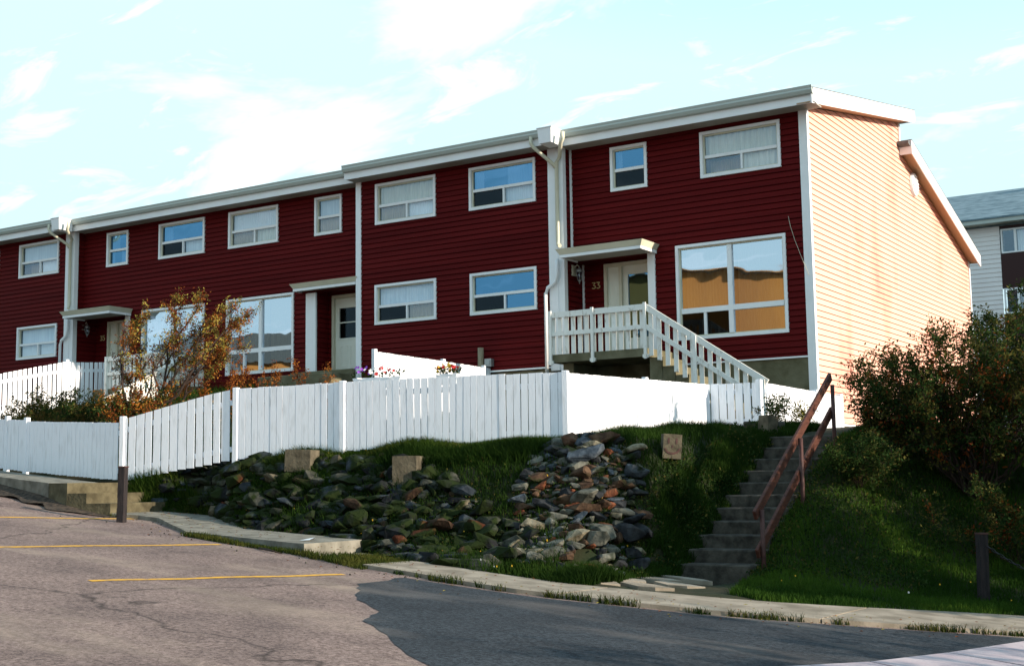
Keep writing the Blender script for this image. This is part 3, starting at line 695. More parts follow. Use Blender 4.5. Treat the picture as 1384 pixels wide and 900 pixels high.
# side wall of number 33
def side_wall(root):
    def part(y0, y1, z0, zt0, zt1, name):
        mb = MB(); siding_front(mb, y0, y1, 0, z0, max(zt0, zt1)+.1, axis='y', lip=.017, GV=.013)
        bm = bmesh.new(); me = bpy.data.meshes.new('t')
        me.from_pydata(mb.v, [], mb.f); bm.from_mesh(me); bpy.data.meshes.remove(me)
        n = Vector((0, -(zt1-zt0), (y1-y0))).normalized()
        bmesh.ops.bisect_plane(bm, geom=bm.verts[:]+bm.edges[:]+bm.faces[:], plane_co=(0,y0,zt0), plane_no=n, clear_outer=True)
        bm.verts.ensure_lookup_table()
        V = [tuple(v.co) for v in bm.verts]; Fc = [tuple(v.index for v in f.verts) for f in bm.faces]; bm.free()
        return V, Fc
    bm_ = MB()
    for a in ((.1, 6.93, 1.12, 7.56, 8.82), (6.93, 13.85, 1.12, 8.14, 6.32)):
        V, Fc = part(*a, 'x')
        n = len(bm_.v); bm_.v += V
        for f in Fc: bm_.f.append(tuple(n+i for i in f)); bm_.m.append(0); bm_.sm.append(False)
    bm_.build('side_wall', M['peach'], root, bevel=0)
    mb = MB(); mb.poly([(-.02,.02,.3),(-.02,13.8,.3),(-.02,13.8,6.3),(-.02,6.93,8.1),(-.02,6.93,8.8),(-.02,.02,7.5)])
    # clerestory wall facing the back and the rear wall
    mb.poly([(-.02,6.93,8.0),(-5.5,6.93,8.0),(-5.5,6.93,8.85),(-.02,6.93,8.85)]); mb.poly([(-.02,13.8,.3),(-5.5,13.8,.3),(-5.5,13.8,6.3),(-.02,13.8,6.3)])
    mb.build('rear_wall', M['peach'], root)
    mb = MB(); mb.box(-.3, .012, .02, 13.8, -.5, 1.10); mb.build('side_foundation', M['foundation'], root)
    mb = MB(); mb.box(-.03, .034, .1, 13.83, 1.075, 1.118); mb.build('starter_strip', M['white'], root)
    mb = MB(); mb.box(-.02, .04, 13.78, 13.88, 1.12, 6.3); mb.build('corner_trim', M['white'], root)
    mb = MB(); mb.box(-.02,.04,6.88,6.98,8.16,8.80); mb.build('corner_trim', M['white'], root)
    mb = MB(); mb.box(-.145, .030, -.035, .0, .7, 7.50); mb.box(-.0, .032, .0, .075, .7, 7.50); mb.build('corner_trim', M['white'], root)
    # rake boards
    xr = .30
    ye = -EAVE-.05
    def rz(y): return 7.735+SL*(y-ye)
    mb = MB()
    mb.hexa([(xr,ye-.02,rz(ye)-.30),(xr+.03,ye-.02,rz(ye)-.30),(xr+.03,7.25,rz(7.25)-.30),(xr,7.25,rz(7.25)-.30),
             (xr,ye-.02,rz(ye)+.02),(xr+.03,ye-.02,rz(ye)+.02),(xr+.03,7.32,rz(7.32)+.02),(xr,7.32,rz(7.32)+.02)])
    mb.hexa([(-5.5,7.26,rz(7.25)-.25),(xr+.03,7.26,rz(7.25)-.25),(xr+.03,7.36,rz(7.25)-.25),(-5.5,7.36,rz(7.25)-.25),
             (-5.5,7.26,rz(7.25)-.02),(xr+.03,7.26,rz(7.25)-.02),(xr+.03,7.36,rz(7.25)-.02),(-5.5,7.36,rz(7.25)-.02)])
    def qz(y): return 8.32-.268*(y-6.95)
    mb.hexa([(xr,6.90,qz(6.9)-.34),(xr+.03,6.90,qz(6.9)-.34),(xr+.03,14.0,qz(14)-.34),(xr,14.0,qz(14)-.34),
             (xr,6.90,qz(6.9)),(xr+.03,6.90,qz(6.9)),(xr+.03,14.0,qz(14)),(xr,14.0,qz(14))])
    mb.box(.02, xr, 6.90, 6.93, qz(6.93)-.34, qz(6.93)-.0)
    mb.build('rake_board', M['white'], root)
    mb = MB()
    mb.hexa([(-.0,ye,rz(ye)-.27),(xr,ye,rz(ye)-.27),(xr,7.25,rz(7.25)-.27),(0,7.25,rz(7.25)-.27),(0,ye,rz(ye)-.25),(xr,ye,rz(ye)-.25),(xr,7.25,rz(7.25)-.25),(0,7.25,rz(7.25)-.25)])
    mb.hexa([(0,6.93,qz(6.93)-.23),(xr,6.93,qz(6.93)-.23),(xr,13.98,qz(13.98)-.23),(0,13.98,qz(13.98)-.23),(0,6.93,qz(6.93)-.21),(xr,6.93,qz(6.93)-.21),(xr,13.98,qz(13.98)-.21),(0,13.98,qz(13.98)-.21)])
    mb.build('rake_soffit', M['rsoffit'], root)
    # drip edge / shingle line
    mb = MB()
    mb.hexa([(xr-.02,ye-.03,rz(ye)+.022),(xr+.037,ye-.03,rz(ye)+.022),(xr+.037,7.36,rz(7.36)+.022),(xr-.02,7.36,rz(7.36)+.022),(xr-.02,ye-.03,rz(ye)+.034),(xr+.037,ye-.03,rz(ye)+.034),(xr+.037,7.36,rz(7.36)+.034),(xr-.02,7.36,rz(7.36)+.034)])
    mb.hexa([(-.1,6.9,qz(6.9)+.002),(xr+.037,6.9,qz(6.9)+.002),(xr+.037,14.02,qz(14.02)+.002),(-.1,14.02,qz(14.02)+.002),(-.1,6.9,qz(6.9)+.014),(xr+.037,6.9,qz(6.9)+.014),(xr+.037,14.02,qz(14.02)+.014),(-.1,14.02,qz(14.02)+.014)])
    mb.build('roof_edge', M['shingle'], root)
    # round gable vent
    mb = MB(); c = Vector((.02, 8.05, 7.45)); n = 24; R = .31
    ring = [(c.x, c.y+R*math.cos(2*PI*k/n), c.z+R*math.sin(2*PI*k/n)) for k in range(n)]
    r2 = [(c.x+.06, c.y+R*.93*math.cos(2*PI*k/n), c.z+R*.93*math.sin(2*PI*k/n)) for k in range(n)]
    for k in range(n):
        k2 = (k+1) % n; mb.poly([ring[k], ring[k2], r2[k2], r2[k]])
    mb.poly(r2)
    for k in range(6):
        zz = c.z-.22+k*.088; w = math.sqrt(max(.01, (R*.8)**2-(zz-c.z)**2)); mb.box(c.x+.06, c.x+.085, c.y-w, c.y+w, zz-.02, zz+.012)
    mb.build('gable_vent', M['white'], root)
side_wall(A)
mb = MB(); mb.tube([(-.44,-.03,5.31),(-.40,-.04,5.1),(-.32,-.04,4.81),(-.18,-.045,4.41),(-.05,-.055,4.06)], .0045, 5); mb.build('loose_cable', M['cream'], A)

# porch details of 33 and 35
def porch(root, xo, num):
    canopy(root, -5.40+xo, -3.42+xo, -.80, -.03)
    lamp(root, -5.56+xo+.0, .08, 4.58)
    digits(root, num, -5.29+xo, .5-.035, 4.33, .135)
porch(A, 0, '33'); porch(C2, -16.5, '35')
canopy(C1, -13.55, -11.50, -.34, -.03, z=4.96)

# plain four-window sections, standing forward
def mid_unit(name, label, x_off, win, x0=-11.46, hopper=True):
    X0, X1 = x0+x_off, -5.56+x_off
    r = empty(name, ((X0+X1)/2, 3, 1.2), label, 'townhouse')
    hs = []
    for (a, b, z0, z1, w) in ((-8.07,-6.25,6.33,7.35,win[0]),(-10.86,-9.04,6.33,7.35,win[1]),(-8.07,-6.26,3.86,4.84,win[2]),(-10.88,-9.04,3.86,4.84,win[3])):
        hs.append(window(r, a+x_off, b+x_off, z0, z1, YB, 'slider', U=w[0], LL=w[1], LR=w[2]))
    mb = MB(); siding_front(mb, X0+.15, X1-.34, YB, 2.55, ZW1, hs)
    siding_front(mb, YB, .5, X1, 2.7, ZW1, axis='y', lip=.018)
    mb.poly([(X0,YB,2.55),(X0,.5,2.55),(X0,.5,ZW1),(X0,YB,ZW1)][::-1])
    mb.poly([(X0,YB+.01,2.55),(X1,YB+.01,2.55),(X1,.3,2.55),(X0,.3,2.55)][::-1])
    mb.build('front_wall', M['red'], r)
    mb = MB(); mb.box(X0-.01, X0+.15, YB-.035, YB+.12, 2.50, ZW1); mb.build('corner_trim', M['white'], r)
    mb = MB(); mb.box(X1-.345, X1-.12, YB-.06, YB+.02, 2.45, ZW1-.02); mb.box(X1-.12, X1+.035, YB-.045, YB+.02, 2.45, ZW1-.02); mb.box(X1+.0, X1+.035, YB+.02, YB+.10, 2.45, ZW1-.02)
    mb.build('corner_trim', M['white'], r)
    mb = MB(); mb.box(X0+.15, X1-.34, YB-.03, YB, 2.515, 2.545); mb.build('trim', M['white'], r)
    mb = MB(); mb.box(X0, X1, YB+.06, .3, -.3, 2.50); mb.build('foundation', M['foundation'], r)
    eaves(r, X0, X1, YB); rooftop(r, X0, X1, YB)
    # rain-water hopper on the junction, two gutter outlets meeting on the post
    ye = YB-EAVE
    hx = X1-.08
    mb = MB()
    a, b, c, d = hx-.11, hx+.20, ye-.21, ye-.145
    mb.hexa([(a,c,7.44),(b,c,7.44),(b,ye+.25,7.44),(a,ye+.25,7.44),(a-.02,c-.03,7.77),(b+.02,c-.03,7.77),(b+.02,ye+.25,7.77),(a-.02,ye+.25,7.77)])
    mb.hexa([(a-.04,c-.045,7.772),(b+.04,c-.045,7.772),(b+.04,ye+.25,7.772),(a-.04,ye+.25,7.772),(a-.04,c-.045,7.79),(b+.04,c-.045,7.79),(b+.04,ye+.25,7.79),(a-.04,ye+.25,7.79)])
    h = mb.build('rain_hopper', M['white'], r)
    downspout(r, [(hx-.38,ye-.10,7.66),(hx-.38,ye-.11,7.52),(hx-.33,ye-.10,7.42),(hx-.10,YB-.16,7.12),(hx-.0,YB-.11,6.98)], .042)
    downspout(r, [(hx+.42,ye-.06,7.66),(hx+.42,ye-.08,7.50),(hx+.36,ye-.06,7.42),(hx+.10,YB-.14,7.22),(hx-.0,YB-.11,7.12),(hx-.0,YB-.11,5.35),(hx+.02,YB-.13,5.24),(hx+.10,YB-.20,5.20)], .045)
    downspout(r, [(hx-.02,YB-.12,4.92),(hx-.03,YB-.12,4.55),(hx-.08,YB-.12,4.42),(hx-.28,YB-.12,4.30),(hx-.33,YB-.12,4.18),(hx-.33,YB-.12,2.3)], .042, 'white')
    return r
Bu = mid_unit('townhouse', 'red windowed townhouse section between the two tall white corner posts, four sliding windows', 0, [('r','d','w'), ('w','t','w'), ('b','d','b'), ('w','d','t')])
Du = mid_unit('townhouse', 'red windowed townhouse section at the far left edge, cut off by the frame', -16.45, [('w','T','w'), ('w','w','w'), ('w','w','w'), ('w','w','w')])

stair_unit('entrance_stairs', 'raised concrete porch and stairs with worn white picket railing under house number 33', 0)
# porch of 35: landing, street-facing flight with plank railing half hidden by the shrub
r = empty('entrance_stairs', (-19, -1, 1.9), 'white railed porch and stairs of number 35, behind the orange shrub', 'entrance stairs')
mb = MB(); mb.box(-22.0, -16.95, -1.35, -.0, 2.5, 2.68); mb.box(-22.0, -20.2, 0, .45, 2.5, 2.68)
for i in range(7): mb.box(-18.0, -17.1, -1.35-.3*(i+1), -1.35-.3*i, 1.6-.1*i, 2.60-.13*(i+1))
mb.build('concrete_steps', M['foundation'], r)
mb = MB(); rail_flat(mb, (-19.3,-1.35), (-17.05,-1.35), 2.62, 2.62, pick=.165); rail_flat(mb, (-16.98,-.2), (-16.98,-3.4), 2.78, 1.30, out=(1,0), pick=.17)
mb.build('railing', M['wpaint'], r)
for x, y, z in ((-19.3,-1.38,2.5),(-16.92,-.2,2.6),(-16.92,-3.3,1.0)):
    mb = MB(); mb.box(x-.04, x+.04, y-.04, y+.04, z, z+1.05); mb.build('railing_post', M['wpaint'], r)
r = empty('porch_railing', (-28.6,-1.3,2.2), 'short white railing end at the far left edge, below the lower window', 'railing')
mb = MB(); rail_flat(mb, (-29.4,-1.3), (-27.3,-1.3), 2.1, 2.1, pick=.165); mb.build('railing', M['wpaint'], r)
mb = MB(); mb.box(-27.34, -27.26, -1.34, -1.26, 1.6, 3.1); mb.build('railing_post', M['wpaint'], r)
# door slab of the middle unit
r = empty('door_step', (-12.6,-.6,2.3), 'low concrete door step below the white door, behind the flower boxes', 'step')
mb = MB(); mb.box(-13.9, -11.5, -1.25, .55, 2.2, 2.70); mb.build('step_slab', M['foundation'], r, bevel=.02)
mb = MB(); mb.box(-13.55, -11.5, -.45, .53, 2.70, 2.84); mb.build('threshold_slab', M['foundation'], r, bevel=.02)

# ------------------------------------------------------------------ fences
def fence(label, pts, zb, zt, pitch=.118, gap=.012, postx=(), name='picket_fence', out=None, postw=.09, mtl='fence', jitter=.010, postcap=.06, bottom=.05):
    """pts: polyline (x,y); zb/zt: functions of arc length giving bottom/top"""
    P = [Vector((*p, 0)) for p in pts]; cum = [0]
    for a, b in zip(P, P[1:]): cum.append(cum[-1]+(b-a).length)
    L = cum[-1]
    def at(s):
        for i in range(len(P)-1):
            if s <= cum[i+1]+1e-9 or i == len(P)-2:
                d = (P[i+1]-P[i]).normalized(); return P[i]+d*(s-cum[i]), d
    m = at(L/2)[0]
    r = empty(name, (m.x, m.y, zb(L/2)), label, 'fence')
    mb = MB(); n = int(L/pitch)
    tilt = 0
    for i in range(n):
        s = (i+.5)*L/n; p, d = at(s); o = Vector((d.y, -d.x, 0))      # o: street side when walking right->left... chosen below
        if out is not None and o.dot(Vector((*out, 0))) < 0: o = -o
        w = (L/n-gap*(1+random.uniform(-.4,.8)))/2
        tilt = .85*tilt+random.uniform(-.007,.007)
        b = zb(s)+random.uniform(-jitter, jitter)-.0; t = zt(s)+random.uniform(-jitter*.5, jitter*.5)
        dz = (zt(min(s+w, L))-zt(max(s-w, 0)))/2
        th = .019; oo = o*(.0+random.uniform(-.002,.002)); tl = d*tilt
        e = d*w
        q = [p-e+oo, p+e+oo, p+e+oo+o*th, p-e+oo+o*th]
        mb.hexa([(v.x,v.y,b) for v in q]+[(v.x+tl.x,v.y+tl.y,t+(dz if k in (1,2) else -dz)*.9) for k, v in enumerate(q)])
    mb.build('pickets', M[mtl], r)
    k = max(2, int(L/.7))
    for fr in (.16, .82):
        mb = MB()
        for i in range(k):
            s0, s1 = L*i/k, L*(i+1)/k; p0, d0 = at(s0); p1, d1 = at(s1)
            o = Vector((d0.y, -d0.x, 0))
            if out is not None and o.dot(Vector((*out, 0))) < 0: o = -o
            z0 = zb(s0)+(zt(s0)-zb(s0))*fr; z1 = zb(s1)+(zt(s1)-zb(s1))*fr
            mb.beam((p0.x-o.x*.026,p0.y-o.y*.026,z0),(p1.x-o.x*.026,p1.y-o.y*.026,z1), .038, .085)
        mb.build('fence_rail', M[mtl], r)
    for s in postx:
        p, d = at(min(max(s, 0), L)); o = Vector((d.y, -d.x, 0))
        if out is not None and o.dot(Vector((*out, 0))) < 0: o = -o
        h = postw/2; c = p+o*.0
        q = [c-d*h-o*h, c+d*h-o*h, c+d*h+o*(h-.005), c-d*h+o*(h-.005)]
        mb = MB(); zt_ = zt(min(max(s,0),L))+postcap; zb_ = zb(min(max(s,0),L))-.25
        mb.hexa([(v.x,v.y,zb_) for v in q]+[(v.x,v.y,zt_) for v in q])
        mb.build('post', M[mtl], r, bevel=.006)
    return r
def lin(xs, zs): return lambda s: float(np.interp(s, xs, zs))
# front run: corner (-.75,-8.75) to the left corner (-8.35,-10.1)
Lf = math.hypot(7.6, 1.35)
fence('long white picket fence across the grassy bank, facing the parking lot', [(-.78,-8.7),(-6.42,-9.66)],
      lin([0,1.5,3.6,5.7],[.53,.56,.53,.44]), lin([0,1.5,3.6,5.7],[1.585,1.60,1.60,1.575]), pitch=.116, gap=.009, postx=(0,3.7,5.68), out=(0,-1), jitter=.012, postcap=.02)
fence('white picket fence sloping down to the lower sidewalk, with wide dark gaps between the boards', [(-6.48,-9.67),(-8.62,-10.08)],
      lin([0,1.1,2.18],[.42,.27,.10]), lin([0,.4,1.1,2.18],[1.56,1.50,1.36,1.14]), pitch=.158, gap=.026, postx=(2.12,), out=(0,-1), jitter=.006, postcap=.05)
fence('white board fence at the far left, standing on the raised sidewalk', [(-8.70,-10.04),(-14.5,-9.3)],
      lin([0,3,5.8],[.14,.34,.58]), lin([0,2.9,2.95,5.8],[1.10,1.245,1.27,1.45]), pitch=.125, gap=.006, postx=(2.92,3.6,5.7), out=(0,-1), jitter=.006)
fence('sunlit white fence turning the corner and running back towards the gate', [(-.80,-8.66),(-.80,-3.5)],
      lin([0,2,5.2],[.50,.62,.85]), lin([0,5.2],[1.575,1.70]), pitch=.13, gap=.013, postx=(0,2.6,), out=(1,0), jitter=.008, postcap=.035)
fence('short white gate panel at the top of the outdoor steps', [(-.76,-3.52),(.20,-3.58)],
      lin([0,1],[.90,.88]), lin([0,1],[1.70,1.68]), pitch=.155, gap=.022, postx=(.94,), out=(0,-1), name='fence_gate', postw=.1, postcap=.05)
fence('sunlit white fence from the gate to the corner of the end house', [(.27,-3.5),(.27,.62)],
      lin([0,4.1],[.86,.86]), lin([0,4.1],[1.67,1.64]), pitch=.12, gap=.012, postx=(2.6,4.05), out=(1,0), jitter=.005, postw=.12, postcap=.04)
fence('sunlit white fence dividing the front yards, below the right-hand lower windows', [(-7.55,-4.6),(-7.55,-.36)],
      lin([0,4.3],[1.3,1.5]), lin([0,2,4.3],[2.66,2.64,2.60]), pitch=.13, gap=.013, postx=(0.02,2.4,4.0), out=(1,0), postcap=.05)
fence('cream lit fence dividing the front yards behind the orange shrub, rising towards the house', [(-19.9,-6.6),(-19.9,-.4)],
      lin([0,2,4,6.2],[1.4,1.7,2.1,2.3]), lin([0,1.9,4.3,6.2],[2.55,2.84,3.38,3.50]), pitch=.15, gap=.034, postx=(4.4,), out=(1,0), postcap=.07)
mb = MB(); mb.tube([(-7.72,-.47,1.4),(-7.72,-.47,3.08)], .07, 10); tag(mb.build('post', M['wood']), 'round weathered wooden post beside the red wall, behind the white fences', 'post')
mb = MB(); mb.box(-7.62,-7.44,-.47,-.35,2.64,2.82); mb.box(-7.59,-7.47,-.49,-.47,2.67,2.79); tag(mb.build('outlet_box', M['galv']), 'small grey outlet box on the red wall, right of the round wooden post', 'box')

# ------------------------------------------------------------------ outdoor steps and handrail
r = empty('concrete_steps', (1.75,-7.7,-1.2), 'flight of dark weathered concrete steps climbing between the bank and the bush', 'steps')
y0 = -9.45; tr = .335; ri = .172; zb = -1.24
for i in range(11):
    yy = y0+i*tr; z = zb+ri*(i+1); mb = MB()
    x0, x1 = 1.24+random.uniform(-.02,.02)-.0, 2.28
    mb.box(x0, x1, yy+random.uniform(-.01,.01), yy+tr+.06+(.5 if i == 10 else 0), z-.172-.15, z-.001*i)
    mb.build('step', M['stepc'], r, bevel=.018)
HX = 2.42
r = empty('handrail', (2.42,-8,-1.1), 'red-brown wooden handrail with two rails beside the concrete steps', 'handrail')
for (y, z0, z1) in ((-9.38,-1.35,-.38),(-7.86,-.8,.55),(-6.42,.1,1.36)):
    mb = MB(); mb.tube([(HX,y,z0),(HX,y,z1)], .030, 8); mb.build('post', M['iron'], r)
for dz, yy0, yy1, ex in ((0,-9.50,-6.34,0),(-.50,-9.46,-6.34,0)):
    mb = MB(); f = lambda y: -.40+(y+9.38)*(1.42+.40)/(9.38-6.42)
    mb.beam((HX-.05,yy0,f(yy0)+dz+.02),(HX-.05,yy1,f(yy1)+dz+.02), .045, .13); mb.build('rail', M['rail'], r, bevel=.008)

# ------------------------------------------------------------------ concrete blocks, bollards, chain
def block(x, y, z, w, d, h, rot, label, tilt=0, face=False, top=True):
    r = empty('concrete_block', (x,y,z), label, 'concrete block')
    bm = MB(); bm.box(-w/2,w/2,-d/2,d/2,0,h)
    bm.box(-w*.25,w*.25,-d*.25,d*.25,h,h+.004,1)
    R = Matrix.Rotation(rot,3,'Z') @ Matrix.Rotation(tilt,3,'Y')
    mats = [M['blockc'], M['soil']]
    bm.v = [tuple(R@Vector(v)+Vector((x,y,z))) for v in bm.v]
    bm.build('block_body', mats, r, bevel=.02)
    if face:
        fm = MB()
        def disc(cx, cz, rr, rx):
            fm.poly([(cx+rx*math.cos(t*PI/4), -d/2-.004, cz+rr*math.sin(t*PI/4)) for t in range(8)])
        disc(-.055,h*.72,.045,.016); disc(.055,h*.72,.045,.016)
        prev = None
        for k in range(9):
            a = PI+PI*k/8; p = (.10*math.cos(a), -d/2-.004, h*.42+.07*math.sin(a))
            if prev: fm.beam(prev, p, .006, .026, up=(0,1,0) if False else (0,0,1))
            prev = p
        disc(0,h*.5,.022,.012)
        fm.v = [tuple(R@Vector(v)+Vector((x,y,z))) for v in fm.v]
        fm.build('painted_smiley', M['iron'], r)
block(-4.80,-9.85,.21,.42,.34,.34,.3,'squat concrete block at the top left of the grassy bank', .04)
block(-2.62,-10.05,-.12,.36,.36,.52,.35,'tall square concrete block with a hollow top, standing in the middle of the bank')
block(.74,-8.45,.30,.26,.22,.34,.6,'small concrete block with a painted smiley face at the top of the stone pile', .08, face=True)
block(1.14,-5.75,.72,.20,.24,.26,1.05,'small tilted sunlit block at the top left of the concrete steps', .12)
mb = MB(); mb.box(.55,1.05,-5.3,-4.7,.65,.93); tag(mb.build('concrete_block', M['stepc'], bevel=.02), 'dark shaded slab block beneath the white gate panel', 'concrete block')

def bollard(x, y, h, w, d, label, rot=0):
    z = Hs(x, y); bm = MB(); n = 6
    for i in range(n):
        z0, z1 = h*i/n, h*(i+1)/n
        bm.box(-w/2+random.uniform(-.004,.004), w/2+random.uniform(-.004,.004), -d/2, d/2, z0, z1)
    R = Matrix.Rotation(rot,3,'Z') @ Matrix.Rotation(.02,3,'Y'); bm.v = [tuple(R@Vector(v)+Vector((x,y,z-.06))) for v in bm.v]
    r = empty('bollard', (x,y,z), label, 'bollard'); bm.build('bollard_body', M['bollard'], r)
    bm = MB(); bm.box(-w/2-.006,w/2+.006,-d/2-.006,d/2+.006,h,h+.018); bm.v = [tuple(R@Vector(v)+Vector((x,y,z-.06))) for v in bm.v]
    bm.build('bollard_cap', M['iron'], r)
    return z
bollard(-6.72,-11.66,.90,.105,.105,'dark square wooden bollard at the foot of the left sidewalk steps', .3)
zb_ = bollard(4.88,-8.62,.86,.105,.11,'dark wooden bollard on the lawn with a black chain hooked to it', .7)
# chain links hanging to the right
mb = MB(); a = Vector((4.96,-8.65,zb_+.66)); b = Vector((7.9,-9.0,zb_+.5)); N = 62
def cat(t): return a+(b-a)*t+Vector((0,0,-1.15*4*t*(1-t)*.42))
for i in range(N):
    p = cat((i+.5)/N); d = (cat((i+1)/N)-cat(i/N)).normalized(); u = Vector((0,0,1)) if i % 2 else d.cross(Vector((0,0,1))).normalized()
    pts = [p+d*(.034*math.cos(k*PI/4))+u*(.016*math.sin(k*PI/4)) for k in range(9)]
    mb.tube(pts, .006, 4, cap=False)
tag(mb.build('chain', M['chain']), 'black iron chain sagging from the lawn bollard to the right edge', 'chain')
bollard(7.95,-9.0,.86,.145,.145,'dark wooden bollard off to the right holding the far end of the chain', .7)

# ------------------------------------------------------------------ rocks
def rock(x, y, z, sx, sy, sz, seed, mi, flat=.0):
    rd = random.Random(seed); bm = bmesh.new()
    pts = []
    for _ in range(15):
        v = Vector((rd.gauss(0,1), rd.gauss(0,1), rd.gauss(0,1))).normalized()
        m_ = max(abs(v.x), abs(v.y), abs(v.z)); v = v*(.45+.55/m_*.75)*rd.uniform(.8, 1.05)
        pts.append(v)
    for v in pts: bm.verts.new((v.x*sx/2, v.y*sy/2, v.z*sz/2))
    r_ = bmesh.ops.convex_hull(bm, input=bm.verts)
    bmesh.ops.delete(bm, geom=[e for e in r_['geom_interior'] if isinstance(e, bmesh.types.BMVert)], context='VERTS')
    bmesh.ops.bevel(bm, geom=bm.edges[:], offset=.07*sz, segments=1, affect='EDGES', clamp_overlap=True)
    for v in bm.verts: v.co += Vector((rd.gauss(0,1), rd.gauss(0,1), rd.gauss(0,1)))*sz*.012
    R = Matrix.Rotation(rd.uniform(-.5,.5),3,'Z') @ Matrix.Rotation(rd.uniform(-.35,.35),3,'X') @ Matrix.Rotation(rd.uniform(-.35,.35),3,'Y')
    bmesh.ops.rotate(bm, verts=bm.verts, cent=(0,0,0), matrix=R)
    bm.verts.ensure_lookup_table(); bm.verts.index_update()
    V = [(v.co.x+x, v.co.y+y, v.co.z+z) for v in bm.verts]; Fc = [tuple(v.index for v in f.verts) for f in bm.faces]; bm.free()
    return V, Fc
def rockpile(name, label, cat_, pick, n, sizes, weights, mind, seed, bed=.25, RM=ROCKM):
    rd = random.Random(seed); pl = []
    tries = 0
    while len(pl) < n and tries < n*60:
        tries += 1; x, y = pick(rd)
        s = rd.choice(sizes)*rd.uniform(.8,1.2)
        z = Hs(x, y)
        if any((x-a)**2+(y-b)**2+(z-c)**2 < (mind*(s+t)/2)**2 for a,b,c,t,_ in pl): continue
        pl.append((x, y, z, s, rd.choices(range(6), weights)[0]))
    pl.sort(key=lambda q: -q[3])
    cx_ = sum(p[0] for p in pl)/len(pl); cy_ = sum(p[1] for p in pl)/len(pl)
    root = empty(name, (cx_, cy_, Hs(cx_, cy_)-.1), label, cat_)
    rest = MB()
    for i, (x, y, z, s, mi) in enumerate(pl):
        w = s*rd.uniform(1.0,1.75); h = s*rd.uniform(.38,.75)
        V, Fc = rock(x, y, z+h*(.5-bed), w, s*rd.uniform(.8,1.1), h, seed*1000+i, mi)
        if i < 96:
            m_ = MB(); m_.v = V; m_.f = Fc; m_.m = [0]*len(Fc); m_.sm = [False]*len(Fc)
            m_.build('stone', RM[mi], root)
        else:
            k = len(rest.v); rest.v += V; rest.f += [tuple(k+j for j in f) for f in Fc]; rest.m += [mi]*len(Fc); rest.sm += [False]*len(Fc)
    if rest.f: tag(rest.build('small_stones', RM, root), kind='stuff')
def pick_right(rd):
    while True:
        y = rd.uniform(-11.35, -9.1); xl = np.interp(y, [-11.35,-10.2,-9.1], [-.1,-.7,-.85]); xr_ = np.interp(y, [-11.35,-10.2,-9.1], [1.15,1.08,.6])
        x = rd.uniform(xl, xr_)
        if y < -11.1 and rd.random() < .5: continue
        return x, y
rockpile('stone_pile', 'pile of loose angular grey, brown and rust-red stones at the bank corner beside the steps', 'stone pile', pick_right, 430, (.12,.16,.21,.27,.34,.42), (4.5,4.6,3.4,1.1,2.0,1.5), .40, 11, bed=.18)
def pick_left(rd):
    while True:
        x = rd.uniform(-7.7, -.15); t = rd.random(); yb_ = float(yr(x))+.05
        y = yb_+t*1.5
        if x < -5.2 and y > yb_+1.2-.35*max(0,-6.4-x): continue
        if x > -1 and y > -10.6: continue
        if rd.random() < .25*t: continue
        return x, y
rockpile('stone_wall', 'long low bank of dark mossy stones sunk in grass along the lot edge', 'stone bank', pick_left, 600, (.16,.22,.29,.38,.42), (2.6,4,1.2,.25,2.6,.4), .37, 23, bed=.20, RM=ROCKM2)

# ------------------------------------------------------------------ vegetation
def foliage_mesh(name, C, N_, size, mats, weights, parent, asp=.45):
    n = len(C)
    d = rng.normal(0, 1, (n,3))+N_*.8; d /= np.linalg.norm(d, axis=1)[:,None]
    t = rng.normal(0, 1, (n,3)); s = np.cross(d, t); s /= np.linalg.norm(s, axis=1)[:,None]
    L_ = rng.uniform(.6, 1.3, n)[:,None]*size; w = L_*asp/2; nn = np.cross(s, d)
    mid = C+d*L_*.5+nn*L_*.10
    V = np.stack([C, mid+s*w, C+d*L_, mid-s*w], 1).reshape(-1, 3); i = np.arange(n)*4
    F = np.concatenate([np.c_[i,i+1,i+2], np.c_[i,i+2,i+3]])
    return V, F
def blades(name, n, samp, hmin, hmax, mtl, label=None, wid=.007, lean=.35, zf=H, kind='stuff', parent=None):
    x, y = samp(n); n = len(x); z = zf(x, y)
    h = rng.uniform(hmin, hmax, n)*(.6+.8*np.clip(.5+.5*np.sin(x*2.1+1.3*np.sin(y*1.7))*np.sin(y*2.7+x), 0, 1)); a = rng.uniform(0, 2*PI, n); lx = rng.normal(0, lean, n)*h; ly = rng.normal(0, lean, n)*h-.1*h
    w = rng.uniform(.6, 1.4, n)*wid
    ca, sa = np.cos(a)*w, np.sin(a)*w
    P0 = np.c_[x-ca, y-sa, z-.02]; P1 = np.c_[x+ca, y+sa, z-.02]
    P2 = np.c_[x+lx*.45+ca*.6, y+ly*.45+sa*.6, z+h*.6]; P3 = np.c_[x+lx*.45-ca*.6, y+ly*.45-sa*.6, z+h*.6]
    P4 = np.c_[x+lx, y+ly, z+h]
    V = np.stack([P0,P1,P2,P3,P4], 1).reshape(-1, 3); i = np.arange(n)*5
    F = np.concatenate([np.c_[i,i+1,i+2], np.c_[i,i+2,i+3], np.c_[i+3,i+2,i+4]])
    o = np_mesh(name, V, F, mtl, parent=parent, origin=(0,0,0) if parent is None else None)
    if kind: o['kind'] = kind
    if label: tag(o, label, 'grass')
    return o
def region(f, box):
    def s(n):
        X, Y = [], []; c = 0
        while c < n:
            x = rng.uniform(box[0], box[1], n); y = rng.uniform(box[2], box[3], n)
            k = f(x, y); X.append(x[k]); Y.append(y[k]); c += k.sum()
            if c == 0: break
        return np.concatenate(X)[:n], np.concatenate(Y)[:n]
    return s
notsteps = lambda x, y: ~((x > 1.2) & (x < 2.3) & (y > -9.5) & (y < -5.6))
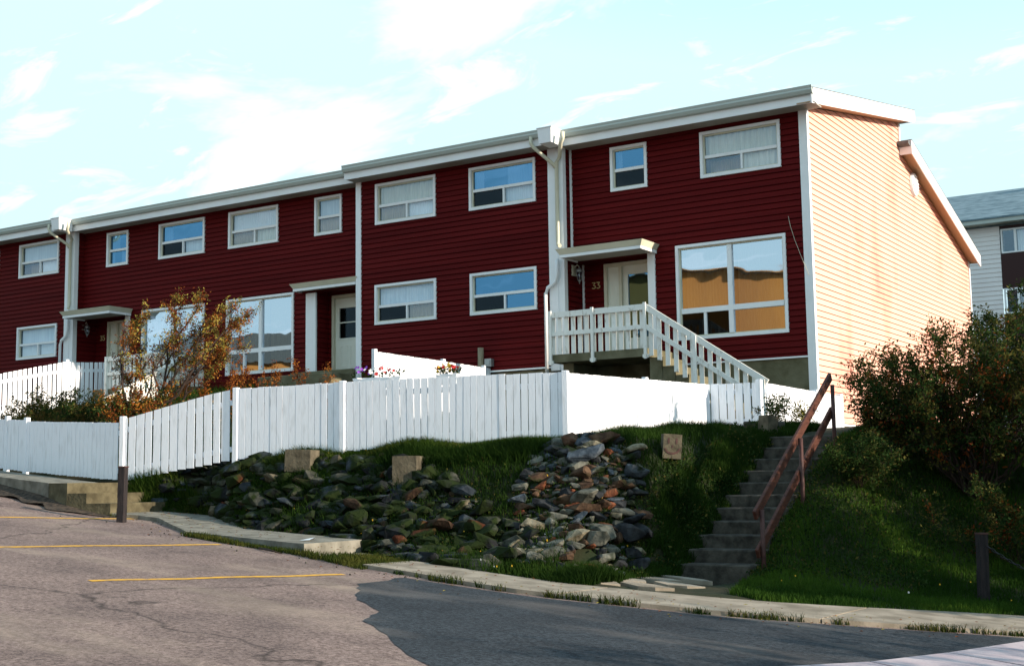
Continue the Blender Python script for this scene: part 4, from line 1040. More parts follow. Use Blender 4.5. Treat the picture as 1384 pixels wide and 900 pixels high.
lawn = region(lambda x, y: (y > yr(x)+.03) & notsteps(x, y) & (x > 2.2+np.clip(-9.5-y, 0, 2)*.3), (2.2, 8.5, -11.2, -3.5))
blades('lawn_grass', 90000, lawn, .04, .10, M['grass_lawn'], 'short dark green lawn between the sidewalk, the steps and the bush', wid=.006)
def bankf(x, y):
    fy = np.interp(x, [-8.6,-6.45,-.78,.3], [-10.05,-9.63,-8.6,-3.6])
    return (y > yr(x)+.02) & (y < fy+.02) & (x < 1.34)
def bank_density(x, y):
    k = bankf(x, y)
    fy = np.interp(x, [-8.6,-6.45,-.78,.3], [-10.05,-9.63,-8.6,-3.6])
    top = ((fy-y) < 1.0) | (x > .85); pile = (x > -.8) & (x < 1.0) & (y < -9.3) & (y > -11.2)
    nz = rng.random(len(x))
    return k & (top | (nz < np.where(x < -6.2, .7, .18))) & ~(pile & (nz > .10))
bank = region(bank_density, (-8.6, 1.34, -12.4, -3.6))
blades('bank_grass', 95000, bank, .07, .17, M['grass'], 'rough dark green grass covering the bank in front of the white fence', wid=.007)
def cover(name, label, n, samp, hmax, size, mats, w):
    x, y = samp(n); n = len(x); z = H(x, y); bump_ = .35+.65*np.clip(np.sin(x*3.3+2*np.sin(y*2.1))*np.sin(y*3.9+x*1.2), 0, 1)
    C = np.c_[x, y, z+rng.random(n)*hmax*bump_]
    V, F = foliage_mesh('c', C, np.tile([[.25,-.5,.6]], (n,1)), size, None, None, None, .5)
    mi = rng.choice(len(mats), n, p=np.array(w)/sum(w))
    o = np_mesh(name, V, F, [M[m] for m in mats], mi=np.concatenate([mi, mi]), origin=(0,0,0)); return tag(o, label, 'ground cover', kind='stuff')
topf = region(lambda x, y: bankf(x, y) & (y > np.interp(x, [-8.6,-6.45,-.78,.3], [-10.05,-9.63,-8.6,-3.6])-.45), (-8.4, 1.22, -10.6, -3.6))
blades('fence_grass', 22000, topf, .09, .20, M['grass_lit'], 'green grass fringe coloured in a sunlit tone along the foot of the white fence', wid=.006)
def kerbf(x, y):
    d = y-yf(x); nz = np.sin(x*9)+np.sin(x*3.7+1)+.6*np.sin(x*21)
    a = (x > -1.95) & (x < -1.0) & (d > -.15) & (d < 1.2)
    b = (x > -4.8) & (x < -1.9) & (d > -.22) & (d < .0)
    c = (x > -1.0) & (x < 6) & (np.abs(d) < .035+.03*nz) & (nz > -.3)
    e = (x > -7.7) & (x < -7.0) & (d > -.1) & (d < .5) & (nz > 0)
    return a | b | c | e
kerb = region(kerbf, (-7.7, 6, -13.5, -10))
blades('kerb_grass', 9000, kerb, .025, .085, M['grass_mid'], 'tufts of yellowish grass growing along the sidewalk edge', wid=.006, zf=lambda x, y: Lz(x, y))
slope = region(lambda x, y: bankf(x, y) & (x > .75) & (y > -10.6), (.75, 1.34, -10.6, -4.5))
cover('bank_weeds', 'leafy dark weeds covering the slope between the stone pile and the concrete steps', 9000, slope, .22, .05, ['lf_green','lf_olive'], (5,1))
low = region(lambda x, y: bankf(x, y) & (y < -8.8) & (x < .9), (-7.5, .9, -12.3, -8.8))
cover('bank_creepers', 'low leafy creepers between the dark stones of the bank', 13000, low, .12, .04, ['lf_green','lf_olive','straw'], (6,1.5,.6))
rgt = region(lambda x, y: (x > 2.4) & (y > -9.6+.4*(x-2.4)) & (y < -4.2), (2.4, 4.2, -9.6, -4.2))
edge = region(lambda x, y: (x > 2.22) & (x < 2.5) & (y > -9.7) & (y < -5.6), (2.22, 2.5, -9.7, -5.6))
cover('step_weeds', 'ragged weeds crowding the right-hand edge of the concrete steps', 1800, edge, .16, .05, ['lf_green','lf_olive'], (4,2))
cover('lawn_weeds', 'dark leafy weeds between the handrail and the big bush', 8000, rgt, .25, .05, ['lf_green','lf_olive'], (6,1))
yard = region(lambda x, y: (y > np.interp(x, [-20,-14,-8.6,-6.4,-.78], [-8.4,-9.1,-9.9,-9.5,-8.5])) & (y < -.3), (-20, -1, -9.5, -.3))
blades('yard_grass', 30000, yard, .08, .25, M['grass'], 'rough grass growing in the front yards behind the white fence', wid=.009)

def bush(name, label, cat_, base, tips, nsub, nleaf, size, mats, weights, seed, spread=.45, wood=.02, leaf_from=.25, sub_len=.6, asp=.45, trunk_mat='bark', curve=.25, group=None):
    """tips: list of end points of main limbs; twigs and leaves grow along them"""
    rd = random.Random(seed); base = Vector(base); r = empty(name, base, label, cat_, group)
    wd = MB(); twigs = []
    for tp in tips:
        tp = Vector(tp); d = tp-base; L = d.length
        off = Vector((rd.uniform(-1,1), rd.uniform(-1,1), rd.uniform(-.2,.5)))*curve*L*.5
        pts = []; K = 9
        for k in range(K+1):
            t = k/K; p = base+d*t+off*math.sin(t*PI)+Vector((rd.uniform(-1,1),rd.uniform(-1,1),rd.uniform(-1,1)))*.035*L*(t > 0)
            p.z += .12*L*math.sin(t*PI*.8)*.3
            pts.append(p)
        wd.tube(pts, [wood*(1-.85*k/K)*max(.5, L/2) for k in range(K+1)], 5)
        for s in range(nsub):
            t = leaf_from+(1-leaf_from)*rd.random()**.8; k = min(int(t*K), K-1); p = pts[k].lerp(pts[k+1], t*K-k)
            dd = (d.normalized()*.7+Vector((rd.gauss(0,1),rd.gauss(0,1),rd.gauss(.25,.8)))*spread*1.4).normalized()
            l2 = sub_len*rd.uniform(.4,1.1)*(1.15-.5*t)
            q = [p, p+dd*l2*.5+Vector((rd.uniform(-1,1),rd.uniform(-1,1),rd.uniform(0,1)))*.06*l2, p+dd*l2+Vector((rd.uniform(-1,1),rd.uniform(-1,1),rd.uniform(-.4,.6)))*.12*l2]
            wd.tube(q, [wood*.28, wood*.2, wood*.09], 4); twigs.append(q)
    wd.build('branches', M[trunk_mat], r)
    T = np.array([[tuple(v) for v in q] for q in twigs])
    idx = rng.integers(0, len(T), nleaf); t = rng.random(nleaf)**.7
    A_, B_, C_ = T[idx,0], T[idx,1], T[idx,2]
    lo = t < .5
    P = np.where(lo[:,None], A_+(B_-A_)*(t*2)[:,None], B_+(C_-B_)*((t-.5)*2)[:,None])
    P = P+rng.normal(0, .035, P.shape)
    V, F = foliage_mesh('f', P, C_-A_, size, mats, weights, r, asp)
    # material by clump: twigs share a colour
    tm = rng.choice(len(mats), len(T), p=np.array(weights)/sum(weights)); mi = tm[idx]
    flip = rng.random(nleaf) < .25; mi = np.where(flip, rng.choice(len(mats), nleaf, p=np.array(weights)/sum(weights)), mi)
    np_mesh('foliage', V, F, [M[m] for m in mats], parent=r, mi=np.concatenate([mi, mi]))
    return r
def fan(base, n, rx, ry, h, seed, zmin=.35, cx=0, cy=0):
    rd = random.Random(seed); o = []
    for _ in range(n):
        a = rd.uniform(0, 2*PI); q = math.sqrt(rd.random()); zz = h*(zmin+(1-zmin)*(1-.55*q*q)*rd.uniform(.55,1.05))
        o.append((base[0]+cx+math.cos(a)*q*rx, base[1]+cy+math.sin(a)*q*ry, base[2]+zz))
    return o
BZ = Hs(4.2,-5.6)
b = (4.2,-5.6,BZ)
bush('bush', 'large loose bush of dark green and rusty leaves in front of the peach side wall', 'bush', b, fan(b, 44, 1.85, 1.5, 2.55, 3), 28, 45000, .056,
     ['lf_green','lf_olive','lf_rust'], (4.5,3.4,.9), 5, sub_len=.62, wood=.016)
b = (5.3,-4.6,Hs(5.3,-4.6))
bush('bush', 'tall dark green bush at the right edge, partly in front of the far apartment building', 'bush', b, fan(b, 34, 1.5, 1.4, 3.0, 8), 26, 37000, .058,
     ['lf_green','lf_olive','lf_rust'], (6.5,3,.4), 6, sub_len=.6, wood=.016)
b = (3.0,-5.9,Hs(3.0,-5.9))
bush('bush', 'low spreading bush with orange-tinged leaves just right of the handrail', 'bush', b, fan(b, 20, .75, .9, 1.15, 4, zmin=.15, cx=.25), 20, 9000, .052,
     ['lf_green','lf_olive','lf_rust'], (5,2,1.0), 9, sub_len=.35, wood=.011)
b = (2.95,-7.1,Hs(2.95,-7.1))
bush('bush', 'lowest dark green bush beside the lower half of the handrail', 'bush', b, fan(b, 18, .5, .9, .75, 104, zmin=.2, cx=.15), 16, 7000, .05, ['lf_green','lf_olive'], (5,1.2), 109, sub_len=.3, wood=.009)
b = (5.0,-6.9,Hs(5.0,-6.9))
bush('bush', 'low rusty undergrowth drooping onto the lawn beneath the large bush', 'bush', b, fan(b, 16, 1.5, .8, 1.2, 14, zmin=.1), 16, 8000, .055,
     ['lf_green','lf_olive','lf_rust'], (5,3,1.0), 19, sub_len=.45, wood=.012)
# neighbours outside the frame that keep the lawn and steps in shade
for x, y, top, rx, ry, n, lab in ((9.3,-5.2,2.9,2.0,1.8,34000,'broad dark bush off to the right, uphill end of the lawn hedge'),(9.2,-8.6,2.9,1.7,1.9,34000,'broad dark bush off to the right, roadside end of the lawn hedge')):
    b = (x,y,Hs(x,y)); h = top-b[2]
    bush('bush', lab, 'bush', b, fan(b, 40, rx, ry, h/.9, int(33+x*10+y), zmin=.12), 26, n, .11, ['lf_green','lf_olive'], (5,1), int(29+y), sub_len=.8, wood=.02)
b = (14.5,-14.0,float(Lz(14.5,-14.0))); tp = [(b[0]+dx,b[1]+dy,b[2]+dz) for dx,dy,dz in [(random.uniform(-2,2),random.uniform(-3.2,2.6),random.uniform(1.4,4.1)) for _ in range(34)]]
bush('roadside_tree', 'low broad roadside tree off to the right, dappling the dark asphalt', 'tree', b, tp, 18, 12500, .11, ['lf_green','lf_olive'], (5,1), 77, sub_len=.8, wood=.02)
# orange shrub behind the left fence
zt_ = Hs(-11.0,-7.9)
tips = [(x-.35, y, z) for x, y, z in [(-9.2,-6.9,3.25),(-9.5,-7.0,3.65),(-9.9,-7.2,3.6),(-10.4,-7.4,3.4),(-8.9,-6.7,3.0),(-8.6,-6.6,3.4),(-8.8,-6.7,2.7),(-11.0,-7.7,2.8),(-10.7,-7.5,3.1),(-9.6,-7.0,3.1),(-9.9,-7.3,2.8),(-9.0,-7.0,2.5),(-9.1,-6.9,3.5),(-8.8,-6.7,3.45),(-8.9,-6.7,3.1),(-11.2,-7.7,2.4),(-10.0,-7.3,3.4),(-9.4,-7.0,2.7)]]
bush('shrub', 'sparse crooked shrub with orange and yellow-green leaves behind the left fence', 'shrub', (-10.4,-8.0,Hs(-10.4,-8.0)+.05), tips, 26, 17000, .047, ['lf_rust','lf_orange','lf_yellow','lf_olive'], (4.2,1.6,2.2,2.0), 51, sub_len=.42, wood=.022, leaf_from=.5, spread=.5, curve=.35)
b = (-10.2,-8.3,Hs(-10.2,-8.3))
bush('shrub', 'dense knee-high shrub with orange leaf tips at the foot of the sparse crooked shrub', 'shrub', b, fan(b, 20, .9, .7, 1.25, 24, zmin=.2), 16, 7000, .055, ['lf_rust','lf_orange','lf_yellow','lf_green'], (2.2,1.6,1.0,3.4), 52, sub_len=.35, wood=.012)
for i, (x, y, h, w, lab) in enumerate(((-11.8,-7.9,1.25,.9,'leafy green weed clump left of the orange shrub, in front of the cream fence'),(-13.1,-7.7,1.2,.9,'second green weed clump from the orange shrub, farther left'),(-14.4,-7.5,1.15,.9,'weedy rust-brown clump at the left edge above the white board fence'),(-8.9,-8.2,.75,.7,'green weed clump right of the orange shrub trunk, behind the sloping fence'))):
    b = (x,y,Hs(x,y)); bush('weeds', lab, 'weeds', b, fan(b, 22, w, .6, h, 60+i, zmin=.2), 12, 5200, .055, ['lf_green','lf_olive','straw'], (5,2,2) if i != 2 else (2,2,4), 70+i, sub_len=.28, wood=.008)
# tall orange weeds (fireweed) behind the fence
pos = [(-8.0,-6.9,1.0),(-7.3,-6.6,1.15),(-7.5,-6.3,.95),(-6.7,-6.4,1.0),(-6.2,-6.2,1.05),(-5.6,-6.0,.9),(-7.0,-7.2,.85),(-6.5,-6.9,.8),(-8.5,-6.9,1.1),(-3.35,-4.6,.0)]
SP = ['leftmost, by the plank railing','tallest, before the picture window','slim, left half of the picture window','short, centre of the picture window','right of the picture window centre','rightmost, before the white corner post','leaning, low over the fence top','stubby, low over the fence top','bushy, at the foot of the plank railing']
for i, (x, y, h) in enumerate(pos[:9]):
    z = Hs(x, y); x -= 1.75; y -= .2; z = Hs(x, y); top = 2.30+(h-1)*.9; hh = top-z
    b = (x,y,z); bush('fireweed', 'orange-red fireweed spike: '+SP[i], 'weed', b, [(x+random.uniform(-.1,.1),y,z+hh),(x+.1,y+.05,z+hh*.85),(x-.1,y,z+hh*.8)], 22, 700, .045, ['lf_rust','lf_orange'], (3,1), 80+i, sub_len=.11, wood=.006, group=None, curve=.08, leaf_from=.3)
b = (.75,-4.4,Hs(.75,-4.4))
bush('plant', 'small leafy plant growing against the sunlit fence at the top of the steps', 'plant', b, fan(b, 12, .30, .3, .72, 91, zmin=.3), 10, 1100, .05, ['lf_green','lf_olive'], (3,1), 92, sub_len=.16, wood=.006)
b = (1.0,-3.7,Hs(1.0,-3.7))
bush('plant', 'second small plant against the sunlit fence, nearer the handrail', 'plant', b, fan(b, 9, .22, .22, .5, 94, zmin=.3), 9, 700, .045, ['lf_olive','lf_yellow'], (3,1), 95, sub_len=.14, wood=.005)

# planters with flowers hung behind the fence top
def planter(x, y, z, w, label, cols, seed):
    r = empty('flower_box', (x,y,z), label, 'flower box')
    d = Vector((4.82,.80,0)).normalized()
    mb = MB(); c = Vector((x,y,z)); n = Vector((-d.y,d.x,0)); P = []
    for zz, k in ((0,.85),(.16,1)):
        for i, j in ((-1,-1),(1,-1),(1,1),(-1,1)): v = c+d*(i*w/2*k)+n*(j*.075*k); P.append((v.x,v.y,z+zz))
    mb.hexa(P); 
    for s in (-.3,.3):
        v = c+d*(s*w); mb.beam((v.x,v.y-.07,z+.15),(v.x-.01,v.y-.17,z+.15), .02, .012)
    mb.build('planter', M['white'], r)
    rd = random.Random(seed); lv = MB(); fl = MB()
    for k in range(130):
        t = rd.uniform(-.5,.5); p = c+d*(t*w*1.1)+n*rd.uniform(-.09,.07)+Vector((0,0,.15+rd.random()*.10))
        q = Vector((rd.gauss(0,1),rd.gauss(0,1),rd.gauss(.6,.6))).normalized()*.05; s = q.cross(Vector((rd.random(),rd.random(),rd.random()))).normalized()*.018
        lv.poly([p,p+q*.5+s,p+q,p+q*.5-s])
    lv.build('leaves', M['lf_green'], r)
    for k in range(24):
        t = rd.uniform(-.5,.5); p = c+d*(t*w)+n*rd.uniform(-.1,.06)+Vector((0,0,.20+rd.random()*.13)); m_ = int((t+.5)*len(cols)) if rd.random() < .75 else rd.randrange(len(cols))
        m_ = min(m_, len(cols)-1); rr = rd.uniform(.022,.036); ax = Vector((rd.gauss(0,.4),-1,rd.gauss(.4,.4))).normalized(); e1 = ax.cross(Vector((0,0,1))).normalized(); e2 = ax.cross(e1)
        for h in range(5):
            a = h*2*PI/5; u = e1*math.cos(a)+e2*math.sin(a); v = e1*math.cos(a+.6)+e2*math.sin(a+.6); w_ = e1*math.cos(a-.6)+e2*math.sin(a-.6)
            fl.poly([p,p+w_*rr*.8,p+u*rr*1.1-ax*(-.006),p+v*rr*.8], m_)
    fl.build('blossoms', [M[c_] for c_ in cols], r)
planter(-3.95,-9.03,1.50,.85,'white flower box with violet and red flowers behind the fence top', ['petal_v','petal_w','petal_r','petal_r'], 3)
planter(-2.74,-8.86,1.50,.36,'small white flower box with yellow flowers behind the fence top', ['petal_y','petal_y','petal_r'], 5)

# litter on the lot edge
mb = MB(); x, y = -2.75, float(yf(-2.75))+.35; z = -.71
mb.poly([(x-.10,y-.03,z+.012),(x+.08,y-.04,z+.02),(x+.10,y+.05,z+.05),(x-.06,y+.06,z+.015)]); mb.poly([(x-.06,y+.06,z+.015),(x+.10,y+.05,z+.05),(x+.04,y+.10,z+.01)])
tag(mb.build('litter', M['white']), 'crumpled white paper lying on the concrete ledge below the stones', 'litter')
mb = MB()
mb.tube([(-3.05,-12.62,float(Lz(-3.05,-12.62))+.02),(-2.8,-12.72,float(Lz(-2.8,-12.72))+.03),(-2.45,-12.85,float(Lz(-2.45,-12.85))+.02)], [.012,.014,.006], 6)
tag(mb.build('stick', M['bark']), 'thin dry stick lying on the asphalt near the sidewalk end', 'stick')
mb = MB(); rd = random.Random(8)
for k in range(46):
    x = rd.uniform(-6.5, 6.5); y = float(yr(x))+rd.random()**1.5*2.4
    if 1.0 < x < 2.4: continue
    z = Hs(x, y)+rd.uniform(.07,.15); q = rd.uniform(.006,.012); m_ = rd.choice((0,0,1))
    for a in range(5):
        t = a*2*PI/5; mb.poly([(x,y,z),(x+q*math.cos(t-.5),y+q*.4*math.sin(t-.5)-.004,z+q*math.sin(t-.5)),(x+q*1.3*math.cos(t),y-.006,z+q*1.3*math.sin(t)),(x+q*math.cos(t+.5),y-.004,z+q*math.sin(t+.5))], m_)
tag(mb.build('wildflowers', [M['petal_y'], M['petal_w']], origin=(0,0,0)), 'tiny yellow and white wildflowers dotted over the bank and the lawn', 'wildflowers', kind='stuff')
mb = MB()
for k in range(420):
    x = rd.uniform(-8, 6.5); y = float(yf(x))+rd.gauss(.25,.45); z = (float(Lz(x,y))+.055 if y > yf(x) and y < yr(x) and x > -1 else (float(Lz(x,y))+.012 if y <= yf(x) else Hs(x,y)+.07)); q = rd.uniform(.012,.028); t = rd.uniform(0,6.28)
    if x < -1.9 and y > yf(x) and y < yr(x): z = float(Lz(x,y))+.10
    c, s_ = math.cos(t)*q, math.sin(t)*q; mb.poly([(x-c,y-s_,z),(x+s_*.5,y-c*.5,z+.006),(x+c,y+s_,z+.003),(x-s_*.5,y+c*.5,z+.008)], rd.choice((0,0,1,2)))
tag(mb.build('fallen_leaves', [M['lf_rust'], M['lf_yellow'], M['straw']], origin=(0,0,0)), 'fallen leaves scattered along the sidewalk and lot edge', 'fallen leaves', kind='stuff')
# gravel crumbs along the lot edge
mb = MB(); rd = random.Random(5)
for k in range(90):
    x = rd.uniform(-9.5, 5.5); d = abs(rd.gauss(0,.35)); y = float(yf(x))-.05-d; z = float(Lz(x,y)); s = rd.uniform(.004,.012)
    V, Fc = [], []
    mb.hexa([(x-s,y-s*.8,z),(x+s,y-s,z),(x+s*.8,y+s,z),(x-s,y+s*.7,z),(x-s*.6,y-s*.5,z+s*1.1+.006),(x+s*.6,y-s*.6,z+s+.006),(x+s*.5,y+s*.6,z+s*.9+.006),(x-s*.6,y+s*.4,z+s+.006)], rd.choice((0,0,1,2)))
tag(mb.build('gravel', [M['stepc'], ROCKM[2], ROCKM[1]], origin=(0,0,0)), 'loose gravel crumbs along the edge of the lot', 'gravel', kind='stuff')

# ------------------------------------------------------------------ far apartment building
Yf = 22
r = empty('apartment_building', (3, Yf+4, 0), 'three storey apartment building with blue-grey roof behind the right side of the end house', 'building')
mb = MB(); zt = 8.72
n = 60
for k in range(n):
    z0 = -1+(zt+1)*k/n; z1 = -1+(zt+1)*(k+1)/n; mb.poly([(-6,Yf-.03,z0),(-.66,Yf-.03,z0),(-.66,Yf-.005,z1),(-6,Yf-.005,z1)]); mb.poly([(-6,Yf,z0),(-.66,Yf,z0),(-.66,Yf-.03,z0),(-6,Yf-.03,z0)])
    mb.poly([(3.2,Yf-.03,z0),(12,Yf-.03,z0),(12,Yf-.005,z1),(3.2,Yf-.005,z1)])
mb.poly([(12,Yf,-1),(12,Yf+10,-1),(12,Yf+10,zt),(12,Yf,zt)]); mb.poly([(-6,Yf+10,-1),(-6,Yf,-1),(-6,Yf,zt),(-6,Yf+10,zt)])
mb.build('wall', M['farwall'], r)
mb = MB(); rows = [(7.74,8.60),(5.60,6.50),(3.62,4.47),(1.5,2.4),(-.6,.3)]
zc = [8.72]; 
bands = [(8.60,8.72),(6.50,7.74),(4.47,5.60),(2.4,3.62),(.3,1.5),(-1,-.6)]
for a, b in bands: mb.box(-.66, 3.2, Yf-.02, Yf+.1, a, b)
for x0, x1 in ((1.35,1.55),): mb.box(x0, x1, Yf-.018, Yf+.1, -.6, 8.6)
mb.build('panel', M['darkpanel'], r)
for a, b in rows:
    for x0, x1, lab in ((-.62,1.33,0),(1.57,3.18,0)):
        m_ = MB(); f = .05; m_.box(x0,x1,Yf-.05,Yf+.02,b-f,b); m_.box(x0,x1,Yf-.05,Yf+.02,a,a+f); m_.box(x0,x0+f,Yf-.05,Yf+.02,a+f,b-f); m_.box(x1-f,x1,Yf-.05,Yf+.02,a+f,b-f)
        xm = x0+.48; m_.box(xm-.04,xm+.04,Yf-.05,Yf+.02,a+f,b-f); m_.poly([(x0,Yf+.5,a),(x1,Yf+.5,a),(x1,Yf+.5,b),(x0,Yf+.5,b)],1)
        w = m_.build('window', [M['white'], M['dark']], r)
        p = MB(); p.poly([(x0+f,Yf,a+f),(x1-f,Yf,a+f),(x1-f,Yf,b-f),(x0+f,Yf,b-f)]); p.build('pane', M['glass'], w)
        curtain(w, xm+.04, x1-f, Yf+.15, a+f, b-f, M['curtain'], amp=.03, pitch=.22)
mb = MB(); mb.box(-6.6,12.6,Yf-.5,Yf,8.80,8.83); mb.box(-6.6,12.6,Yf-.52,Yf-.5,8.78,8.96); mb.build('eaves', M['gutter'], r)
mb = MB(); mb.hexa([(-6.6,Yf-.56,8.92),(12.6,Yf-.56,8.92),(12.6,Yf+4.8,10.95),(-6.6,Yf+4.8,10.95),(-6.6,Yf-.56,8.98),(12.6,Yf-.56,8.98),(12.6,Yf+4.8,11.01),(-6.6,Yf+4.8,11.01)])
mb.hexa([(-6.6,Yf+4.8,10.95),(12.6,Yf+4.8,10.95),(12.6,Yf+10.2,8.9),(-6.6,Yf+10.2,8.9),(-6.6,Yf+4.8,11.01),(12.6,Yf+4.8,11.01),(12.6,Yf+10.2,8.96),(-6.6,Yf+10.2,8.96)])
rf = mb.build('roof', M['shingle_blue'], r)
mb = MB(); mb.lathe((.15,Yf+4.3,10.75), [(.1,0),(.1,.28),(.0,.28)], 12); mb.build('vent_pipe', M['cream'], rf)
mb = MB(); mb.lathe((.15,Yf+4.3,10.98), [(.0,0),(.19,.0),(.20,.12),(.14,.2),(0,.22)], 12); mb.build('vent_cap', M['dark'], rf)

# ------------------------------------------------------------------ houses across the lot (seen only in the window reflections)
def far_house(c, ang, w, d, h, roofh, z0, label, wins=True, wallm='ochre'):
    r = empty('house', (c[0],c[1],z0), label, 'house')
    R = Matrix.Rotation(ang, 3, 'Z')
    def T(mb): mb.v = [tuple(R@Vector(v)+Vector((c[0],c[1],z0))) for v in mb.v]; return mb
    mb = MB(); mb.box(-w/2,w/2,-d/2,d/2,-3,h); T(mb).build('wall', M[wallm], r)
    mb = MB(); e = .8
    mb.poly([(-w/2-e,-d/2-e,h-.2),(w/2+e,-d/2-e,h-.2),(w/2-w*.22,0,h+roofh),(-w/2+w*.22,0,h+roofh)]); mb.poly([(w/2+e,d/2+e,h-.2),(-w/2-e,d/2+e,h-.2),(-w/2+w*.22,0,h+roofh),(w/2-w*.22,0,h+roofh)])
    mb.poly([(-w/2-e,d/2+e,h-.2),(-w/2-e,-d/2-e,h-.2),(-w/2+w*.22,0,h+roofh)]); mb.poly([(w/2+e,-d/2-e,h-.2),(w/2+e,d/2+e,h-.2),(w/2-w*.22,0,h+roofh)])
    mb.poly([(-w/2-e,-d/2-e,h-.2),(-w/2-e,d/2+e,h-.2),(w/2+e,d/2+e,h-.2),(w/2+e,-d/2-e,h-.2)])
    T(mb).build('roof', M['darkroof'], r)
    k = 0
    for x in (np.arange(-w/2+2.5, w/2-2, 5) if wins else ()):
        m_ = MB(); m_.box(x,x+1.6,d/2,d/2+.06,h-2.6,h-1.3); w_ = T(m_).build('window', M['white'], r)
        m_ = MB(); m_.box(x+.1,x+1.5,d/2+.06,d/2+.075,h-2.5,h-1.4); T(m_).build('pane', M['dark'], w_)
    return r
far_house((-16.5,-52), -.5, 27, 12, 10.4, .8, 1.6, 'long ochre house across the lot, reflected in the picture window of number 33', wins=False)
far_house((-66,-52), -.8, 15, 12, 7.8, 2.6, 2.0, 'smaller ochre house with tall dark roof across the lot')

GR = {'townhouse':'townhouses of the red row','fence':'white fences around the front yards','bollard':'dark wooden bollards','concrete block':'concrete blocks on the bank','bush':'bushes beside the lawn','weed':'orange fireweed spikes behind the fence','weeds':'weed clumps behind the left fence','entrance stairs':'railed entrance stairs','flower box':'flower boxes behind the fence','shrub':'orange shrubs behind the left fence','plant':'small plants at the top of the steps','house':'houses across the lot'}
for o in COL.objects:
    if o.parent is None and o.get('category') in GR: o['group'] = GR[o['category']]
# ------------------------------------------------------------------ sky, sun, camera
SUN_EL, SUN_AZ = math.radians(16), math.radians(4)     # azimuth measured from +x towards +y
w = bpy.data.worlds.new('World'); scene.world = w; w.use_nodes = True
nt = w.node_tree; N, Lk = nt.nodes, nt.links; N.clear()
out = N.new('ShaderNodeOutputWorld'); bg = N.new('ShaderNodeBackground'); sky = N.new('ShaderNodeTexSky')
sky.sky_type = 'NISHITA'; sky.sun_disc = False; sky.sun_elevation = SUN_EL
sky.sun_rotation = math.radians(90)-SUN_AZ; sky.air_density = 1.0; sky.dust_density = .6; sky.ozone_density = 1.5; sky.altitude = 200
tc = N.new('ShaderNodeTexCoord'); sx = N.new('ShaderNodeSeparateXYZ'); Lk.new(tc.outputs['Generated'], sx.inputs[0])
# project the view direction on a cloud layer
ad = N.new('ShaderNodeMath'); ad.operation = 'ADD'; ad.inputs[1].default_value = .16; Lk.new(sx.outputs['Z'], ad.inputs[0])
mxz = N.new('ShaderNodeMath'); mxz.operation = 'MAXIMUM'; mxz.inputs[1].default_value = .05; Lk.new(ad.outputs[0], mxz.inputs[0])
dx = N.new('ShaderNodeMath'); dx.operation = 'DIVIDE'; Lk.new(sx.outputs['X'], dx.inputs[0]); Lk.new(mxz.outputs[0], dx.inputs[1])
dy = N.new('ShaderNodeMath'); dy.operation = 'DIVIDE'; Lk.new(sx.outputs['Y'], dy.inputs[0]); Lk.new(mxz.outputs[0], dy.inputs[1])
cv = N.new('ShaderNodeCombineXYZ'); Lk.new(dx.outputs[0], cv.inputs[0]); Lk.new(dy.outputs[0], cv.inputs[1])
mp = N.new('ShaderNodeMapping'); mp.inputs['Rotation'].default_value = (0,0,.5); mp.inputs['Location'].default_value = (7.7,6.1,0); mp.inputs['Scale'].default_value = (.9,1.5,1); Lk.new(cv.outputs[0], mp.inputs[0])
no = N.new('ShaderNodeTexNoise'); no.inputs['Scale'].default_value = 1.25; no.inputs['Detail'].default_value = 9; no.inputs['Roughness'].default_value = .58; no.inputs['Distortion'].default_value = .6; Lk.new(mp.outputs[0], no.inputs['Vector'])
rp = N.new('ShaderNodeValToRGB'); rp.color_ramp.elements[0].position = .55; rp.color_ramp.elements[1].position = .86; Lk.new(no.outputs['Fac'], rp.inputs[0])
tint = N.new('ShaderNodeMixRGB'); tint.blend_type = 'MULTIPLY'; tint.inputs[0].default_value = 1; tint.inputs[2].default_value = (1.75,1.80,1.42,1); Lk.new(sky.outputs[0], tint.inputs[1])
cl = N.new('ShaderNodeMixRGB'); cl.blend_type = 'DARKEN'; cl.inputs[0].default_value = 1; cl.inputs[2].default_value = (2.38,3.22,3.45,1); Lk.new(tint.outputs[0], cl.inputs[1])
mp2 = N.new('ShaderNodeMapping'); mp2.inputs['Rotation'].default_value = (0,0,.9); mp2.inputs['Location'].default_value = (2.3,9.1,0); mp2.inputs['Scale'].default_value = (2.0,4.2,1); Lk.new(cv.outputs[0], mp2.inputs[0])
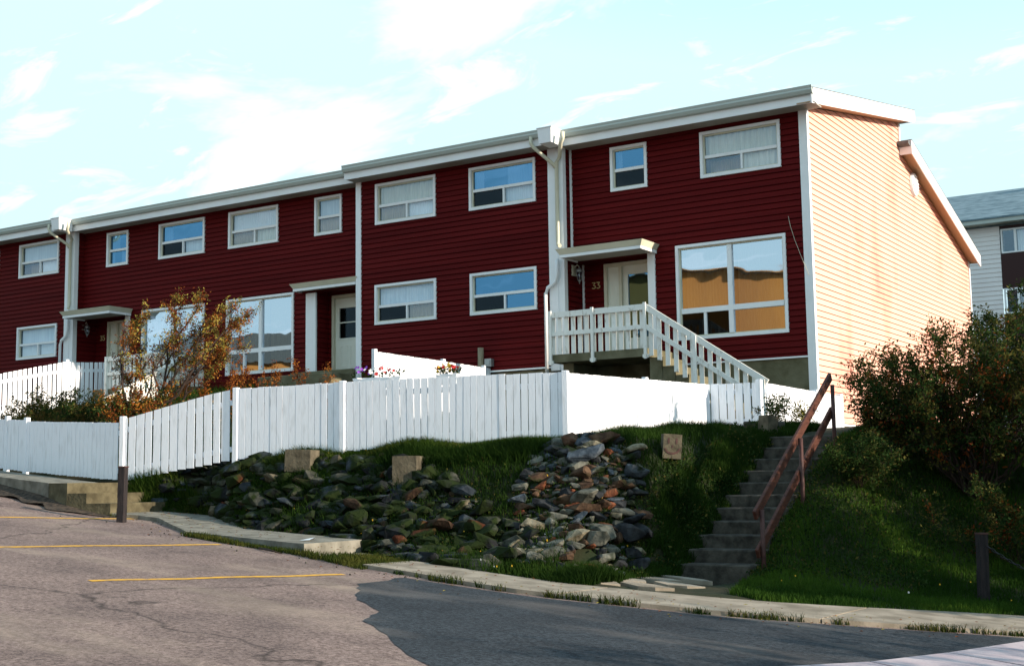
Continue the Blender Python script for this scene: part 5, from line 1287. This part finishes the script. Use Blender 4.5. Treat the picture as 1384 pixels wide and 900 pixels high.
no2 = N.new('ShaderNodeTexNoise'); no2.inputs['Scale'].default_value = 1.5; no2.inputs['Detail'].default_value = 10; no2.inputs['Roughness'].default_value = .62; no2.inputs['Distortion'].default_value = 1.1; Lk.new(mp2.outputs[0], no2.inputs['Vector'])
rp2 = N.new('ShaderNodeValToRGB'); rp2.color_ramp.elements[0].position = .55; rp2.color_ramp.elements[1].position = .95; rp2.color_ramp.elements[1].color = (.9,.9,.9,1); Lk.new(no2.outputs['Fac'], rp2.inputs[0])
mxc = N.new('ShaderNodeMath'); mxc.operation = 'MAXIMUM'; Lk.new(rp.outputs[0], mxc.inputs[0]); Lk.new(rp2.outputs[0], mxc.inputs[1])
mix = N.new('ShaderNodeMixRGB'); mix.inputs[2].default_value = (6.5,6.4,6.6,1); Lk.new(mxc.outputs[0], mix.inputs[0]); Lk.new(cl.outputs[0], mix.inputs[1])
bg.inputs['Strength'].default_value = .13
Lk.new(mix.outputs[0], bg.inputs[0]); Lk.new(bg.outputs[0], out.inputs[0])
sd = bpy.data.lights.new('sun', 'SUN'); sd.energy = 3.4; sd.angle = math.radians(.5); sd.color = (1, .84, .68)
so = bpy.data.objects.new('sun', sd); COL.objects.link(so); so.location = (30,2,12)
dv = Vector((math.cos(SUN_EL)*math.cos(SUN_AZ), math.cos(SUN_EL)*math.sin(SUN_AZ), math.sin(SUN_EL)))
so.rotation_euler = dv.to_track_quat('Z', 'Y').to_euler()
cd = bpy.data.cameras.new('camera'); cam = bpy.data.objects.new('camera', cd); COL.objects.link(cam)
cd.sensor_width = 36; cd.lens = 1732.588/1384*36; cd.clip_end = 3000; cd.clip_start = .1
Rm = Matrix(((0.845256,0.074126,0.529195),(0.534165,-0.090396,-0.840533),(-0.014468,0.993143,-0.116003))).to_4x4()
cam.matrix_world = Matrix.Translation((8.46,-24.81,0)) @ Rm
scene.camera = cam
scene.view_settings.view_transform = 'Standard'; scene.view_settings.look = 'None'; scene.view_settings.gamma = 1
scene.view_settings.exposure = 1.32
scene.render.engine = 'CYCLES'
scene.cycles.max_bounces = 8; scene.cycles.transparent_max_bounces = 16
